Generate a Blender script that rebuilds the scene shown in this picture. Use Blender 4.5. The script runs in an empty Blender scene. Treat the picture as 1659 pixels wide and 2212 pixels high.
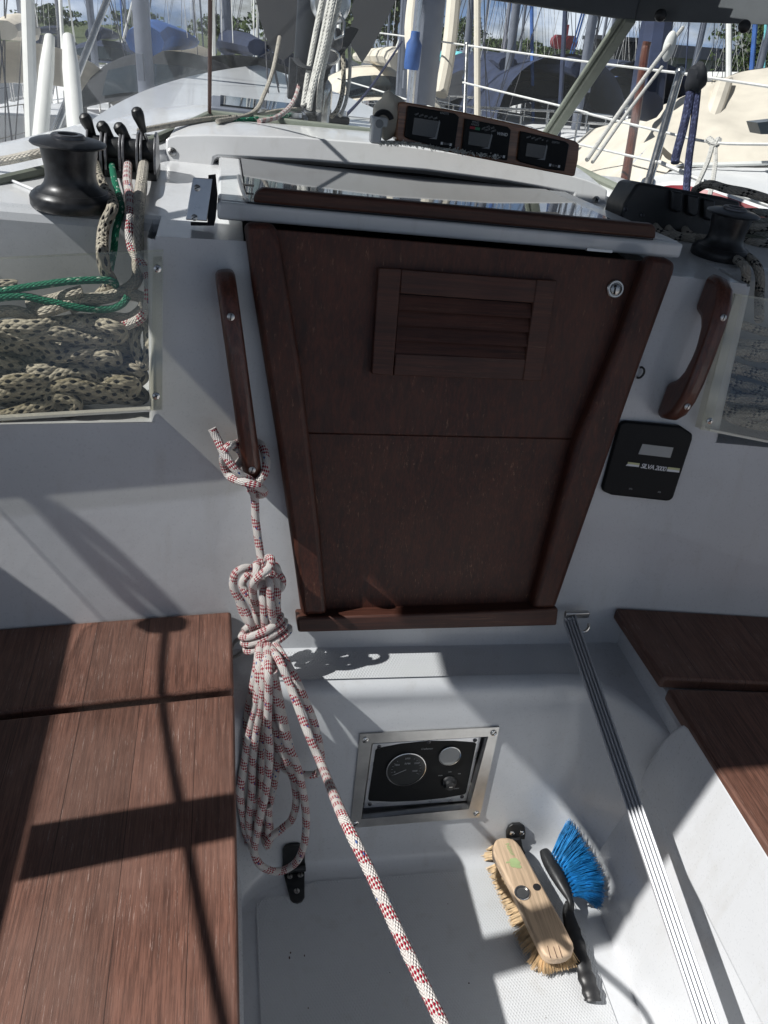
import bpy, math, random
import numpy as np
from mathutils import Matrix, Vector
random.seed(7)
C = bpy.context.scene.collection

# ---------------------------------------------------------------- camera
FPX = 1769.0            # focal length in the units of a 1659 x 2212 picture
_a = np.array([8571., 135., FPX]); _b = np.array([-347., -1146., FPX])
CX = _a/np.linalg.norm(_a); _b = _b-CX*(_b@CX); CY = _b/np.linalg.norm(_b)
CZ = -np.cross(CX, CY)
if CZ[1] > 0: CZ = -CZ   # boat axes seen in camera coordinates (x right, y down, z forward)
ROT = np.array([CX, CY, CZ])
cam_d = bpy.data.cameras.new('camera'); cam = bpy.data.objects.new('camera', cam_d); C.objects.link(cam)
cam_d.sensor_fit = 'VERTICAL'; cam_d.sensor_height = 24.0; cam_d.sensor_width = 18.0
cam_d.lens = FPX/2212*24.0
cam_d.clip_start = 0.02; cam_d.clip_end = 3000
_r = ROT @ np.array([1., 0, 0]); _u = ROT @ np.array([0., -1, 0]); _f = ROT @ np.array([0., 0, -1])
cam.matrix_world = Matrix(((_r[0], _u[0], _f[0], 0), (_r[1], _u[1], _f[1], 0), (_r[2], _u[2], _f[2], 0), (0, 0, 0, 1)))
bpy.context.scene.camera = cam

# ---------------------------------------------------------------- sun, sky, exposure
SUN = np.array([-.69, -.055, .72]); SUN /= np.linalg.norm(SUN)
sc = bpy.context.scene
sc.view_settings.view_transform = 'Standard'; sc.view_settings.look = 'None'
sc.view_settings.exposure = 0.22; sc.view_settings.gamma = 1.0
sd = bpy.data.lights.new('sun', 'SUN'); so = bpy.data.objects.new('sun', sd); C.objects.link(so)
sd.energy = 5.0; sd.angle = math.radians(.6); sd.color = (1.0, .965, .92)
so.rotation_euler = Vector(SUN).to_track_quat('Z', 'Y').to_euler(); so.location = (-6, 0, 6)
w = bpy.data.worlds.new('World'); sc.world = w; w.use_nodes = True
nt = w.node_tree; nt.nodes.clear()
out = nt.nodes.new('ShaderNodeOutputWorld'); bg = nt.nodes.new('ShaderNodeBackground')
sky = nt.nodes.new('ShaderNodeTexSky'); sky.sky_type = 'NISHITA'; sky.sun_disc = False
sky.sun_elevation = math.asin(SUN[2]); sky.sun_rotation = math.atan2(SUN[0], SUN[1])
sky.dust_density = .8
tc = nt.nodes.new('ShaderNodeTexCoord'); mp = nt.nodes.new('ShaderNodeMapping'); mp.inputs['Scale'].default_value = (1, 1, 2.6)
ns = nt.nodes.new('ShaderNodeTexNoise'); ns.inputs['Scale'].default_value = 4.2; ns.inputs['Detail'].default_value = 7; ns.inputs['Roughness'].default_value = .58
rp = nt.nodes.new('ShaderNodeValToRGB'); rp.color_ramp.elements[0].position = .38; rp.color_ramp.elements[1].position = .52
ns2 = nt.nodes.new('ShaderNodeTexNoise'); ns2.inputs['Scale'].default_value = 7.5; ns2.inputs['Detail'].default_value = 6
rp2 = nt.nodes.new('ShaderNodeValToRGB'); rp2.color_ramp.elements[0].color = (2.0, 3.0, 4.9, 1); rp2.color_ramp.elements[1].color = (8.0, 8.6, 9.6, 1)
rp2.color_ramp.elements[0].position = .42; rp2.color_ramp.elements[1].position = .60
mx = nt.nodes.new('ShaderNodeMix'); mx.data_type = 'RGBA'
L = nt.links.new
L(tc.outputs['Generated'], mp.inputs['Vector']); L(mp.outputs[0], ns.inputs['Vector']); L(mp.outputs[0], ns2.inputs['Vector'])
L(ns.outputs['Fac'], rp.inputs['Fac']); L(ns2.outputs['Fac'], rp2.inputs['Fac'])
L(rp.outputs['Color'], mx.inputs[0]); L(sky.outputs[0], mx.inputs[6]); L(rp2.outputs['Color'], mx.inputs[7])
sx = nt.nodes.new('ShaderNodeSeparateXYZ'); L(tc.outputs['Generated'], sx.inputs[0])
er = nt.nodes.new('ShaderNodeMapRange'); L(sx.outputs[2], er.inputs[0]); er.inputs[1].default_value = .06; er.inputs[2].default_value = .42; er.inputs[3].default_value = 1.75; er.inputs[4].default_value = .30
vm = nt.nodes.new('ShaderNodeVectorMath'); vm.operation = 'SCALE'; L(rp2.outputs['Color'], vm.inputs[0]); L(er.outputs[0], vm.inputs['Scale']); L(vm.outputs[0], mx.inputs[7])
L(mx.outputs[2], bg.inputs['Color']); bg.inputs['Strength'].default_value = .05
L(bg.outputs[0], out.inputs['Surface'])

# ---------------------------------------------------------------- from a picture point to a point on a real surface
def nrm(v):
    v = np.array(v, float); return v/np.linalg.norm(v)
def ray(u, v):
    d = np.array([u-829.5, v-1106., FPX]); return np.array([d@CX, d@CY, d@CZ])
def atX(u, v, X): r = ray(u, v); return r*X/r[0]
def atY(u, v, Y): r = ray(u, v); return r*Y/r[1]
def atZ(u, v, Z): r = ray(u, v); return r*Z/r[2]
def D(u, v, dep): return ray(u, v)*dep/FPX
def depth(p): return float(p[0]*CX[2]+p[1]*CY[2]+p[2]*CZ[2])
class Plane:
    def __init__(s, p0, n): s.p0 = np.array(p0, float); s.n = nrm(n)
    def at(s, u, v, off=0.):
        r = ray(u, v); p = s.p0+s.n*off; return r*(p@s.n)/(r@s.n)
BH = Plane((.4, 1.15, -.94), (0, -1, .236))              # companionway bulkhead, raked forward
BHL = Plane((.03, 1.15, -.94), (.115, -1, .236))         # its port wing
BHR = Plane((.77, 1.15, -.94), (-.115, -1, .236))        # its starboard wing
WALL = Plane((.4, .962, -1.42), (0, -1, .166))           # low wall down to the cockpit sole
FLOOR = Plane((0, 0, -1.42), (0, 0, 1))
SIDE = Plane((.735, .9, -1.42), (-1, 0, .09))            # front of the starboard seat
BUP = nrm((0, .236, 1))

# ---------------------------------------------------------------- mesh building
def frame(d):
    d = nrm(d); h = np.array([0, 0, 1.]) if abs(d[2]) < .9 else np.array([1., 0, 0])
    a = nrm(np.cross(h, d)); return a, np.cross(d, a)
class MB:
    def __init__(s): s.v = []; s.f = []; s.uv = []; s.hasuv = False; s.mi = []; s.cm = 0
    def add(s, vs, fs, uvs=None):
        o = len(s.v); s.v += [tuple(float(c) for c in p) for p in vs]
        for i, f in enumerate(fs):
            s.f.append(tuple(o+k for k in f)); s.mi.append(s.cm)
            if uvs: s.uv.append(uvs[i]); s.hasuv = True
            else: s.uv.append([(0, 0)]*len(f))
        return s
    def box(s, c, size, ax=None):
        c = np.array(c, float); ax = ax if ax is not None else np.eye(3); ax = [np.array(a, float) for a in ax]
        h = np.array(size)/2; vs = []
        for z in (-1, 1):
            for y in (-1, 1):
                for x in (-1, 1): vs.append(c+ax[0]*x*h[0]+ax[1]*y*h[1]+ax[2]*z*h[2])
        return s.add(vs, [(0, 2, 3, 1), (4, 5, 7, 6), (0, 1, 5, 4), (2, 6, 7, 3), (0, 4, 6, 2), (1, 3, 7, 5)])
    def b2(s, lo, hi):
        lo = np.array(lo, float); hi = np.array(hi, float); return s.box((lo+hi)/2, np.abs(hi-lo))
    def prism(s, poly, vec):
        poly = [np.array(p, float) for p in poly]; vec = np.array(vec, float); n = len(poly)
        vs = poly+[p+vec for p in poly]
        fs = [tuple(range(n)), tuple(range(2*n-1, n-1, -1))]+[((i+1) % n, i, i+n, (i+1) % n+n) for i in range(n)]
        return s.add(vs, fs)
    def slab(s, px, pl, top, thick):
        return s.prism([pl.at(u, v, top) for u, v in px], -pl.n*thick)
    def frustum(s, px, pl, top, thick, grow):
        P = [pl.at(u, v, top) for u, v in px]; c = sum(P)/len(P)
        Q = [c+(p-c)*grow-pl.n*thick for p in P]; n = len(P)
        return s.add(P+Q, [tuple(range(n)), tuple(range(2*n-1, n-1, -1))]+[((i+1) % n, i, i+n, (i+1) % n+n) for i in range(n)])
    def tube(s, pts, r, n=8, closed=False, cap=True, flat=1.0):
        pts = [np.array(p, float) for p in pts]; m = len(pts)
        rs = r if hasattr(r, '__len__') else [r]*m
        T = []
        for i in range(m):
            a = pts[(i-1) % m] if (closed or i > 0) else pts[0]; b = pts[(i+1) % m] if (closed or i < m-1) else pts[-1]
            d = b-a; T.append(d/max(np.linalg.norm(d), 1e-9))
        A, _ = frame(T[0]); vs = []; L0 = 0; Ls = []
        for i in range(m):
            A = A-T[i]*(A@T[i]); A = A/max(np.linalg.norm(A), 1e-9); Bv = np.cross(T[i], A)
            if i: L0 += np.linalg.norm(pts[i]-pts[i-1])
            Ls.append(L0)
            for k in range(n):
                t = 2*math.pi*k/n; vs.append(pts[i]+A*math.cos(t)*rs[i]+Bv*math.sin(t)*rs[i]*flat)
        fs = []; uvs = []
        rng = m if closed else m-1
        for i in range(rng):
            j = (i+1) % m; la = Ls[i]; lb = Ls[j] if j else Ls[i]+np.linalg.norm(pts[0]-pts[-1])
            for k in range(n):
                k2 = (k+1) % n
                fs.append((i*n+k, i*n+k2, j*n+k2, j*n+k)); uvs.append([(k/n, la), ((k+1)/n, la), ((k+1)/n, lb), (k/n, lb)])
        if cap and not closed:
            fs.append(tuple(range(n-1, -1, -1))); uvs.append([(k/n, 0) for k in range(n)])
            fs.append(tuple((m-1)*n+k for k in range(n))); uvs.append([(k/n, L0) for k in range(n)])
        return s.add(vs, fs, uvs)
    def lathe(s, o, ax, prof, n=32):
        a, b = frame(ax); ax = nrm(ax); o = np.array(o, float); vs = []
        for r, h in prof:
            for k in range(n):
                t = 2*math.pi*k/n; vs.append(o+ax*h+(a*math.cos(t)+b*math.sin(t))*r)
        fs = []
        for i in range(len(prof)-1):
            for k in range(n):
                k2 = (k+1) % n; fs.append((i*n+k, i*n+k2, (i+1)*n+k2, (i+1)*n+k))
        fs.append(tuple(range(n-1, -1, -1))); fs.append(tuple((len(prof)-1)*n+k for k in range(n)))
        return s.add(vs, fs)
    def cyl(s, o, ax, r, h, n=20): return s.lathe(o, ax, [(r, 0), (r, h)], n)
    def ball(s, c, r, n=12, sc3=(1, 1, 1)):
        vs = []; c = np.array(c, float)
        for i in range(1, n):
            ph = math.pi*i/n
            for k in range(n*2): t = math.pi*k/n; vs.append(c+np.array([math.sin(ph)*math.cos(t)*sc3[0], math.sin(ph)*math.sin(t)*sc3[1], math.cos(ph)*sc3[2]])*r)
        vs += [c+np.array([0, 0, r*sc3[2]]), c-np.array([0, 0, r*sc3[2]])]; m = n*2; fs = []
        for i in range(n-2):
            for k in range(m): fs.append((i*m+k, (i+1)*m+k, (i+1)*m+(k+1) % m, i*m+(k+1) % m))
        t0 = (n-1)*m
        for k in range(m): fs.append((t0, k, (k+1) % m)); fs.append((t0+1, (n-2)*m+(k+1) % m, (n-2)*m+k))
        return s.add(vs, fs)
    def grid(s, fn, nu, nv):
        vs = [fn(i/nu, j/nv) for j in range(nv+1) for i in range(nu+1)]
        fs = [(j*(nu+1)+i, j*(nu+1)+i+1, (j+1)*(nu+1)+i+1, (j+1)*(nu+1)+i) for j in range(nv) for i in range(nu)]
        uvs = [[(i/nu, j/nv), ((i+1)/nu, j/nv), ((i+1)/nu, (j+1)/nv), (i/nu, (j+1)/nv)] for j in range(nv) for i in range(nu)]
        return s.add(vs, fs, uvs)
    def quad(s, a, b, c, d): return s.add([a, b, c, d], [(0, 1, 2, 3)], [[(0, 0), (1, 0), (1, 1), (0, 1)]])

def spline(pts, k=6, closed=False):
    P = [np.array(p, float) for p in pts]; n = len(P); out_ = []
    seg = n if closed else n-1
    for i in range(seg):
        g = lambda j: P[j % n] if closed else P[max(0, min(n-1, j))]
        p0, p1, p2, p3 = g(i-1), g(i), g(i+1), g(i+2)
        for t in np.arange(0, 1, 1/k):
            out_.append(.5*((2*p1)+(-p0+p2)*t+(2*p0-5*p1+4*p2-p3)*t*t+(-p0+3*p1-3*p2+p3)*t**3))
    if not closed: out_.append(P[-1])
    return out_

BASE = {}
def link(o): C.objects.link(o); return o
def tag(o, label=None, cat=None, group=None, kind=None):
    if label: o['label'] = label
    if cat: o['category'] = cat
    if group: o['group'] = group
    if kind: o['kind'] = kind
    return o
def thing(name, label, cat, loc, group=None):
    o = link(bpy.data.objects.new(name, None)); o.location = [float(c) for c in loc]; o.empty_display_size = .05
    BASE[o.name] = np.array(loc, float)
    return tag(o, label, cat, group)
def build(name, mb, mats, parent=None, smooth=True, bevel=0, seg=2, label=None, angle=35, base=None, weld=False):
    V = np.array(mb.v)
    if parent is not None: b = BASE[parent.name]
    elif base is not None: b = np.array(base, float)
    else:
        lo, hi = V.min(0), V.max(0); b = np.array([(lo[0]+hi[0])/2, (lo[1]+hi[1])/2, lo[2]])
    me = bpy.data.meshes.new(name); me.from_pydata([tuple(p) for p in (V-b)], [], mb.f)
    if mb.hasuv:
        uvl = me.uv_layers.new(name='UVMap'); i = 0
        flat = [c for f in mb.uv for q in f for c in q]
        uvl.data.foreach_set('uv', flat)
    if not isinstance(mats, (list, tuple)): mats = [mats]
    for m in mats: me.materials.append(m)
    if len(mats) > 1: me.polygons.foreach_set('material_index', mb.mi)
    me.polygons.foreach_set('use_smooth', [smooth]*len(me.polygons))
    if smooth: me.set_sharp_from_angle(angle=math.radians(angle))
    me.update()
    o = link(bpy.data.objects.new(name, me))
    if parent is not None: o.parent = parent
    else: o.location = [float(c) for c in b]
    BASE[o.name] = b
    if bevel:
        m = o.modifiers.new('bevel', 'BEVEL'); m.width = bevel; m.segments = seg; m.limit_method = 'ANGLE'; m.angle_limit = math.radians(32); m.harden_normals = False
    if label: o['label'] = label
    return o
def solo(name, mb, mats, label, cat, group=None, kind=None, **k):
    return tag(build(name, mb, mats, **k), label, cat, group, kind)
def struct(name, mb, mats, **k): return tag(build(name, mb, mats, **k), kind='structure')
def copy_tree(o, delta=(0, 0, 0), label=None, parent=None):
    c = link(o.copy())
    if parent is None:
        c.location = Vector(o.location)+Vector([float(x) for x in delta])
        BASE[c.name] = BASE[o.name]+np.array(delta, float)
    else: c.parent = parent
    if label: c['label'] = label
    for ch in list(o.children): copy_tree(ch, parent=c)
    return c

_ft = {}
def text(name, s, size, pos, ex, ey, m, parent, thick=.0006, shear=0, spacing=1.0, align='CENTER'):
    cu = bpy.data.curves.new(name, 'FONT'); cu.body = s; cu.size = size; cu.extrude = 0; cu.align_x = align; cu.align_y = 'CENTER'
    cu.shear = shear; cu.space_character = spacing; cu.resolution_u = 3
    cu.offset = size*.012
    o = bpy.data.objects.new(name, cu); C.objects.link(o)
    dg = bpy.context.evaluated_depsgraph_get(); me0 = bpy.data.meshes.new_from_object(o.evaluated_get(dg))
    ex = nrm(ex); ey = nrm(ey); nz = np.cross(ex, ey); mb = MB()
    vs = [np.array(pos)+ex*v.co.x+ey*v.co.y+nz*thick for v in me0.vertices]
    mb.add(vs, [tuple(p.vertices) for p in me0.polygons])
    bpy.data.objects.remove(o); bpy.data.curves.remove(cu); bpy.data.meshes.remove(me0)
    return build(name, mb, m, parent, smooth=False)

# ---------------------------------------------------------------- materials
class NT:
    def __init__(s, name):
        s.m = bpy.data.materials.new(name); s.m.use_nodes = True; s.t = s.m.node_tree; s.t.nodes.clear()
        s.out = s.n('ShaderNodeOutputMaterial')
    def n(s, ty, **k):
        x = s.t.nodes.new(ty)
        for a, b in k.items(): setattr(x, a, b)
        return x
    def set(s, inp, val):
        if hasattr(val, 'links') or isinstance(val, bpy.types.NodeSocket): s.t.links.new(val, inp)
        elif val is not None:
            if isinstance(val, (tuple, list)) and len(val) == 3 and inp.type == 'RGBA': val = tuple(val)+(1,)
            inp.default_value = val
    def math(s, op, a, b=None, c=None):
        x = s.n('ShaderNodeMath', operation=op); s.set(x.inputs[0], a)
        if b is not None: s.set(x.inputs[1], b)
        if c is not None: s.set(x.inputs[2], c)
        return x.outputs[0]
    def mix(s, f, a, b, mode='MIX'):
        x = s.n('ShaderNodeMix', data_type='RGBA', blend_type=mode); s.set(x.inputs[0], f); s.set(x.inputs[6], a); s.set(x.inputs[7], b); return x.outputs[2]
    def coord(s, kind='Object', scale=(1, 1, 1), rot=(0, 0, 0), loc=(0, 0, 0)):
        t = s.n('ShaderNodeTexCoord'); mp = s.n('ShaderNodeMapping'); s.t.links.new(t.outputs[kind], mp.inputs[0])
        mp.inputs['Scale'].default_value = scale; mp.inputs['Rotation'].default_value = rot; mp.inputs['Location'].default_value = loc
        return mp.outputs[0]
    def noise(s, vec, scale, detail=4, rough=.5, dist=0.):
        x = s.n('ShaderNodeTexNoise'); s.t.links.new(vec, x.inputs['Vector']); x.inputs['Scale'].default_value = scale
        x.inputs['Detail'].default_value = detail; x.inputs['Roughness'].default_value = rough; x.inputs['Distortion'].default_value = dist
        return x.outputs['Fac']
    def ramp(s, f, stops):
        x = s.n('ShaderNodeValToRGB'); s.set(x.inputs[0], f); e = x.color_ramp.elements
        while len(e) < len(stops): e.new(.5)
        for i, (p, c) in enumerate(stops):
            e[i].position = p; c = c if isinstance(c, (tuple, list)) else (c, c, c); e[i].color = tuple(c)+(1,)
        return x.outputs[0]
    def bump(s, h, strength=.3, dist=.001, nrm_=None):
        x = s.n('ShaderNodeBump'); s.set(x.inputs['Height'], h); x.inputs['Strength'].default_value = strength; x.inputs['Distance'].default_value = dist
        if nrm_ is not None: s.set(x.inputs['Normal'], nrm_)
        return x.outputs[0]
    def pbr(s, col, rough=.5, metal=0., normal=None, spec=None, coat=None, trans=None, ior=None, sheen=None):
        b = s.n('ShaderNodeBsdfPrincipled'); s.set(b.inputs['Base Color'], col); s.set(b.inputs['Roughness'], rough); s.set(b.inputs['Metallic'], metal)
        if normal is not None: s.set(b.inputs['Normal'], normal)
        if spec is not None: s.set(b.inputs['Specular IOR Level'], spec)
        if coat is not None: s.set(b.inputs['Coat Weight'], coat)
        if ior is not None: s.set(b.inputs['IOR'], ior)
        if trans is not None: s.set(b.inputs['Transmission Weight'], trans)
        s.t.links.new(b.outputs[0], s.out.inputs['Surface']); return s.m

def simple(name, col, rough=.5, metal=0., var=.12, scale=30, bump=0., coat=None, spec=None):
    t = NT(name); c = t.coord(); f = t.noise(c, scale, 5, .6)
    lo = tuple(x*(1-var) for x in col); hi = tuple(min(1, x*(1+var)) for x in col)
    cc = t.ramp(f, [(.3, lo), (.7, hi)])
    r = t.math('MULTIPLY_ADD', f, .25, rough-.12)
    nn = t.bump(f, bump, .002) if bump else None
    return t.pbr(cc, r, metal, nn, coat=coat, spec=spec)

def m_gelcoat(name='gelcoat', col=(.58, .60, .625), nonskid=False, rough=.28):
    t = NT(name); c = t.coord()
    f = t.noise(c, 2.2, 6, .6); g = t.noise(c, 60, 3, .6); k = t.noise(c, 240, 2, .5)
    cc = t.ramp(f, [(.25, tuple(x*.86 for x in col)), (.55, col), (.8, tuple(min(1, x*1.04) for x in col))])
    drip = t.ramp(t.noise(t.coord('Object', (26, 26, 1.6)), 1, 6, .6), [(.56, 0.), (.72, 1.)]); cc = t.mix(t.math('MULTIPLY', drip, .14), cc, (.34, .31, .25))
    blot = t.ramp(t.noise(c, 13, 6, .7), [(.57, 0.), (.70, 1.)]); cc = t.mix(t.math('MULTIPLY', blot, .10), cc, (.30, .28, .24))
    speck = t.ramp(t.noise(c, 95, 1, .3), [(.12, 1.0), (.15, 0.)]); cc = t.mix(t.math('MULTIPLY', speck, .6), cc, (.12, .10, .08))
    scuff = t.ramp(t.noise(t.coord('Object', (6, 40, 6)), 3, 7, .7), [(.60, 0.), (.78, 1.)])
    cc = t.mix(t.math('MULTIPLY', scuff, .18), cc, tuple(x*.6 for x in col))
    if nonskid:
        tx = t.n('ShaderNodeTexCoord'); sp = t.n('ShaderNodeSeparateXYZ'); t.t.links.new(tx.outputs['Object'], sp.inputs[0])
        a = t.math('SINE', t.math('MULTIPLY', t.math('ADD', sp.outputs[0], t.math('MULTIPLY', sp.outputs[1], .55)), 1150))
        b = t.math('SINE', t.math('MULTIPLY', t.math('SUBTRACT', sp.outputs[0], t.math('MULTIPLY', sp.outputs[1], .55)), 1150))
        h = t.math('MULTIPLY', t.math('ADD', a, 1), t.math('ADD', b, 1))
        nn = t.bump(h, .35, .0005)
        dirt = t.math('MULTIPLY', t.ramp(h, [(0, 1.), (.35, 0.)]), .07)  # tread pattern tinted darker in its hollows
        cc = t.mix(dirt, cc, tuple(x*.45 for x in col))
        return t.pbr(cc, .5, 0, nn)
    nn = t.bump(t.math('ADD', t.math('MULTIPLY', g, .5), t.noise(c, 7, 2, .5)), .12, .004)
    return t.pbr(cc, t.math('MULTIPLY_ADD', k, .2, rough-.08), 0, nn, coat=.3)

def m_wood(name, dark, mid, pale, axis='Z', flecks=.5, rough=.5, planks=None, gloss=0., scale=1.0):
    """long grained timber: axis is the grain direction"""
    t = NT(name); s = [60*scale]*3; s['XYZ'.index(axis)] = 2.2*scale
    c = t.coord('Object', s); fine = [260*scale]*3; fine['XYZ'.index(axis)] = 9*scale; c2 = t.coord('Object', fine)
    f = t.noise(c, 1, 8, .62, .6); g = t.noise(c2, 1, 4, .7); b = t.noise(t.coord(), 5, 4, .6)
    cc = t.ramp(f, [(.30, dark), (.52, mid), (.75, tuple(x*1.25 for x in mid))])
    cc = t.mix(t.math('MULTIPLY', t.ramp(g, [(.42, 1.), (.56, 0.)]), .55), cc, tuple(x*.45 for x in dark))
    cc = t.mix(t.math('MULTIPLY', t.ramp(b, [(.42, 0.), (.68, 1.)]), .45), cc, tuple(x*.8+y*.2 for x, y in zip(mid, pale)))
    pm = t.math('MULTIPLY', t.ramp(t.noise(c2, .8, 6, .8), [(.585, 0.), (.66, 1.)]), t.ramp(t.noise(t.coord(), 9, 4, .6), [(.38, .1), (.66, 1.)]))
    cc = t.mix(t.math('MULTIPLY', pm, flecks), cc, pale)
    if planks:
        tx = t.n('ShaderNodeTexCoord'); sp = t.n('ShaderNodeSeparateXYZ'); t.t.links.new(tx.outputs['Object'], sp.inputs[0])
        k = 'XYZ'.index(planks[0]); q = t.math('FRACT', t.math('MULTIPLY_ADD', sp.outputs[k], 1/planks[1], .37))
        seam = t.math('LESS_THAN', t.math('ABSOLUTE', t.math('SUBTRACT', q, .5)), planks[2])
        cc = t.mix(t.math('MULTIPLY', seam, .75), cc, tuple(x*.25 for x in dark))
        fl = t.math('FLOOR', t.math('MULTIPLY_ADD', sp.outputs[k], 1/planks[1], .87)); wn = t.n('ShaderNodeTexWhiteNoise', noise_dimensions='1D'); t.t.links.new(fl, wn.inputs['W'])
        cc = t.mix(.30, cc, t.mix(wn.outputs['Value'], (.35, .28, .26), (1.2, 1.0, .95)), 'MULTIPLY')
    h = t.math('ADD', t.math('MULTIPLY', f, .6), t.math('MULTIPLY', g, .5))
    return t.pbr(cc, t.math('MULTIPLY_ADD', g, .25, rough-.12), 0, t.bump(h, .35, .0012), coat=gloss)

def m_rope(name, ground, mark, kind='spiral', r=.0068, pitch=.055, strands=8, share=.42, dirt=.2, mark2=None):
    """braided cover from the UV map: u runs round the rope, v is metres along it"""
    t = NT(name); tx = t.n('ShaderNodeTexCoord'); sp = t.n('ShaderNodeSeparateXYZ'); t.t.links.new(tx.outputs['UV'], sp.inputs[0])
    u, v = sp.outputs[0], sp.outputs[1]
    k = strands/(2*math.pi*r)*.62
    p = t.math('MULTIPLY_ADD', u, float(strands), t.math('MULTIPLY', v, k)); q = t.math('SUBTRACT', t.math('MULTIPLY', u, float(strands)), t.math('MULTIPLY', v, k))
    fp, fq = t.math('FRACT', p), t.math('FRACT', q)
    h = t.math('MULTIPLY', t.math('SINE', t.math('MULTIPLY', fp, math.pi)), t.math('SINE', t.math('MULTIPLY', fq, math.pi)))
    ip, iq = t.math('FLOOR', p), t.math('FLOOR', q)
    chk = t.math('PINGPONG', t.math('ADD', ip, iq), 1.0)
    if kind == 'spiral':
        band = t.math('LESS_THAN', t.math('FRACT', t.math('ADD', t.math('MULTIPLY', v, 1/pitch), t.math('MULTIPLY', u, 1.0))), share)
        msk = t.math('MULTIPLY', band, chk)
    elif kind == 'fleck':       # isolated dark diamonds
        a = t.math('LESS_THAN', t.math('FRACT', t.math('MULTIPLY', ip, .5)), .25); b = t.math('LESS_THAN', t.math('FRACT', t.math('MULTIPLY', iq, .5)), .25)
        msk = t.math('MULTIPLY', t.math('MULTIPLY', a, b), t.math('GREATER_THAN', h, .12))
    elif kind == 'sparse':
        wn = t.n('ShaderNodeTexWhiteNoise', noise_dimensions='2D'); cb = t.n('ShaderNodeCombineXYZ'); t.t.links.new(ip, cb.inputs[0]); t.t.links.new(iq, cb.inputs[1]); t.t.links.new(cb.outputs[0], wn.inputs['Vector'])
        msk = t.math('LESS_THAN', wn.outputs['Value'], share)
    c = t.coord(); nz = t.noise(c, 70, 4, .6)
    g2 = t.ramp(nz, [(.3, tuple(x*(1-dirt) for x in ground)), (.7, ground)])
    cc = t.mix(msk, g2, mark)
    if mark2:
        wn = t.n('ShaderNodeTexWhiteNoise', noise_dimensions='2D'); cb = t.n('ShaderNodeCombineXYZ'); t.t.links.new(ip, cb.inputs[0]); t.t.links.new(iq, cb.inputs[1]); t.t.links.new(cb.outputs[0], wn.inputs['Vector'])
        cc = t.mix(t.math('LESS_THAN', wn.outputs['Value'], .012), cc, mark2)
    cc = t.mix(t.math('MULTIPLY', t.math('SUBTRACT', 1.0, t.math('MINIMUM', t.math('MULTIPLY', h, 3.), 1.)), .35), cc, tuple(x*.45 for x in ground))  # shade between the braid strands put into the colour
    return t.pbr(cc, .75, 0, t.bump(h, 1., .0016), spec=.2)

def m_clear(name, tint=(.9, .93, .93), haze=.06, hazecol=(.8, .82, .83), gloss=.08, smudge=None, rough=.05, blur=0.):
    """transparent sheet: lets the sun through, with a thin veil of salt and scratches and a weak reflection"""
    t = NT(name); tr = t.n('ShaderNodeBsdfTransparent'); t.set(tr.inputs[0], tint)
    df = t.n('ShaderNodeBsdfDiffuse'); t.set(df.inputs[0], hazecol); tl = t.n('ShaderNodeBsdfTranslucent'); t.set(tl.inputs[0], hazecol)
    ad = t.n('ShaderNodeMixShader'); ad.inputs[0].default_value = .5; t.t.links.new(df.outputs[0], ad.inputs[1]); t.t.links.new(tl.outputs[0], ad.inputs[2])
    gl = t.n('ShaderNodeBsdfGlossy'); gl.inputs['Roughness'].default_value = rough; t.set(gl.inputs[0], (.9, .95, 1.))
    m1 = t.n('ShaderNodeMixShader'); hz = haze
    if smudge:
        a = t.noise(t.coord('Object', smudge[0]), smudge[1], 7, .62, .8)
        f = t.ramp(a, [(.35, haze*.35), (.62, haze), (.80, min(1, haze*smudge[2]))]); hz = f
        sp_ = t.ramp(t.noise(t.coord(), 85, 5, .75), [(.66, 0.), (.72, 1.)])
        reg = t.ramp(t.noise(t.coord(), 2.2, 3, .5), [(.48, 0.), (.62, 1.)])
        hz = t.math('MAXIMUM', hz, t.math('MULTIPLY', t.math('MULTIPLY', sp_, reg), smudge[3]))
    base_ = tr.outputs[0]
    if blur:
        rf = t.n('ShaderNodeBsdfRefraction'); rf.inputs['IOR'].default_value = 1.0001; rf.inputs['Roughness'].default_value = .35; rf.inputs['IOR'].default_value = 1.003
        mb_ = t.n('ShaderNodeMixShader'); mb_.inputs[0].default_value = blur; t.t.links.new(tr.outputs[0], mb_.inputs[1]); t.t.links.new(rf.outputs[0], mb_.inputs[2]); base_ = mb_.outputs[0]
    t.set(m1.inputs[0], hz); t.t.links.new(base_, m1.inputs[1]); t.t.links.new(ad.outputs[0], m1.inputs[2])
    lw = t.n('ShaderNodeLayerWeight'); lw.inputs[0].default_value = .5
    sch = t.math('MULTIPLY_ADD', t.math('POWER', lw.outputs['Facing'], 5.0), .30, .05)
    m2 = t.n('ShaderNodeMixShader'); t.set(m2.inputs[0], t.math('MULTIPLY', sch, min(1.6, gloss/.05))); t.t.links.new(m1.outputs[0], m2.inputs[1]); t.t.links.new(gl.outputs[0], m2.inputs[2])
    t.t.links.new(m2.outputs[0], t.out.inputs['Surface']); return t.m

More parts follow.
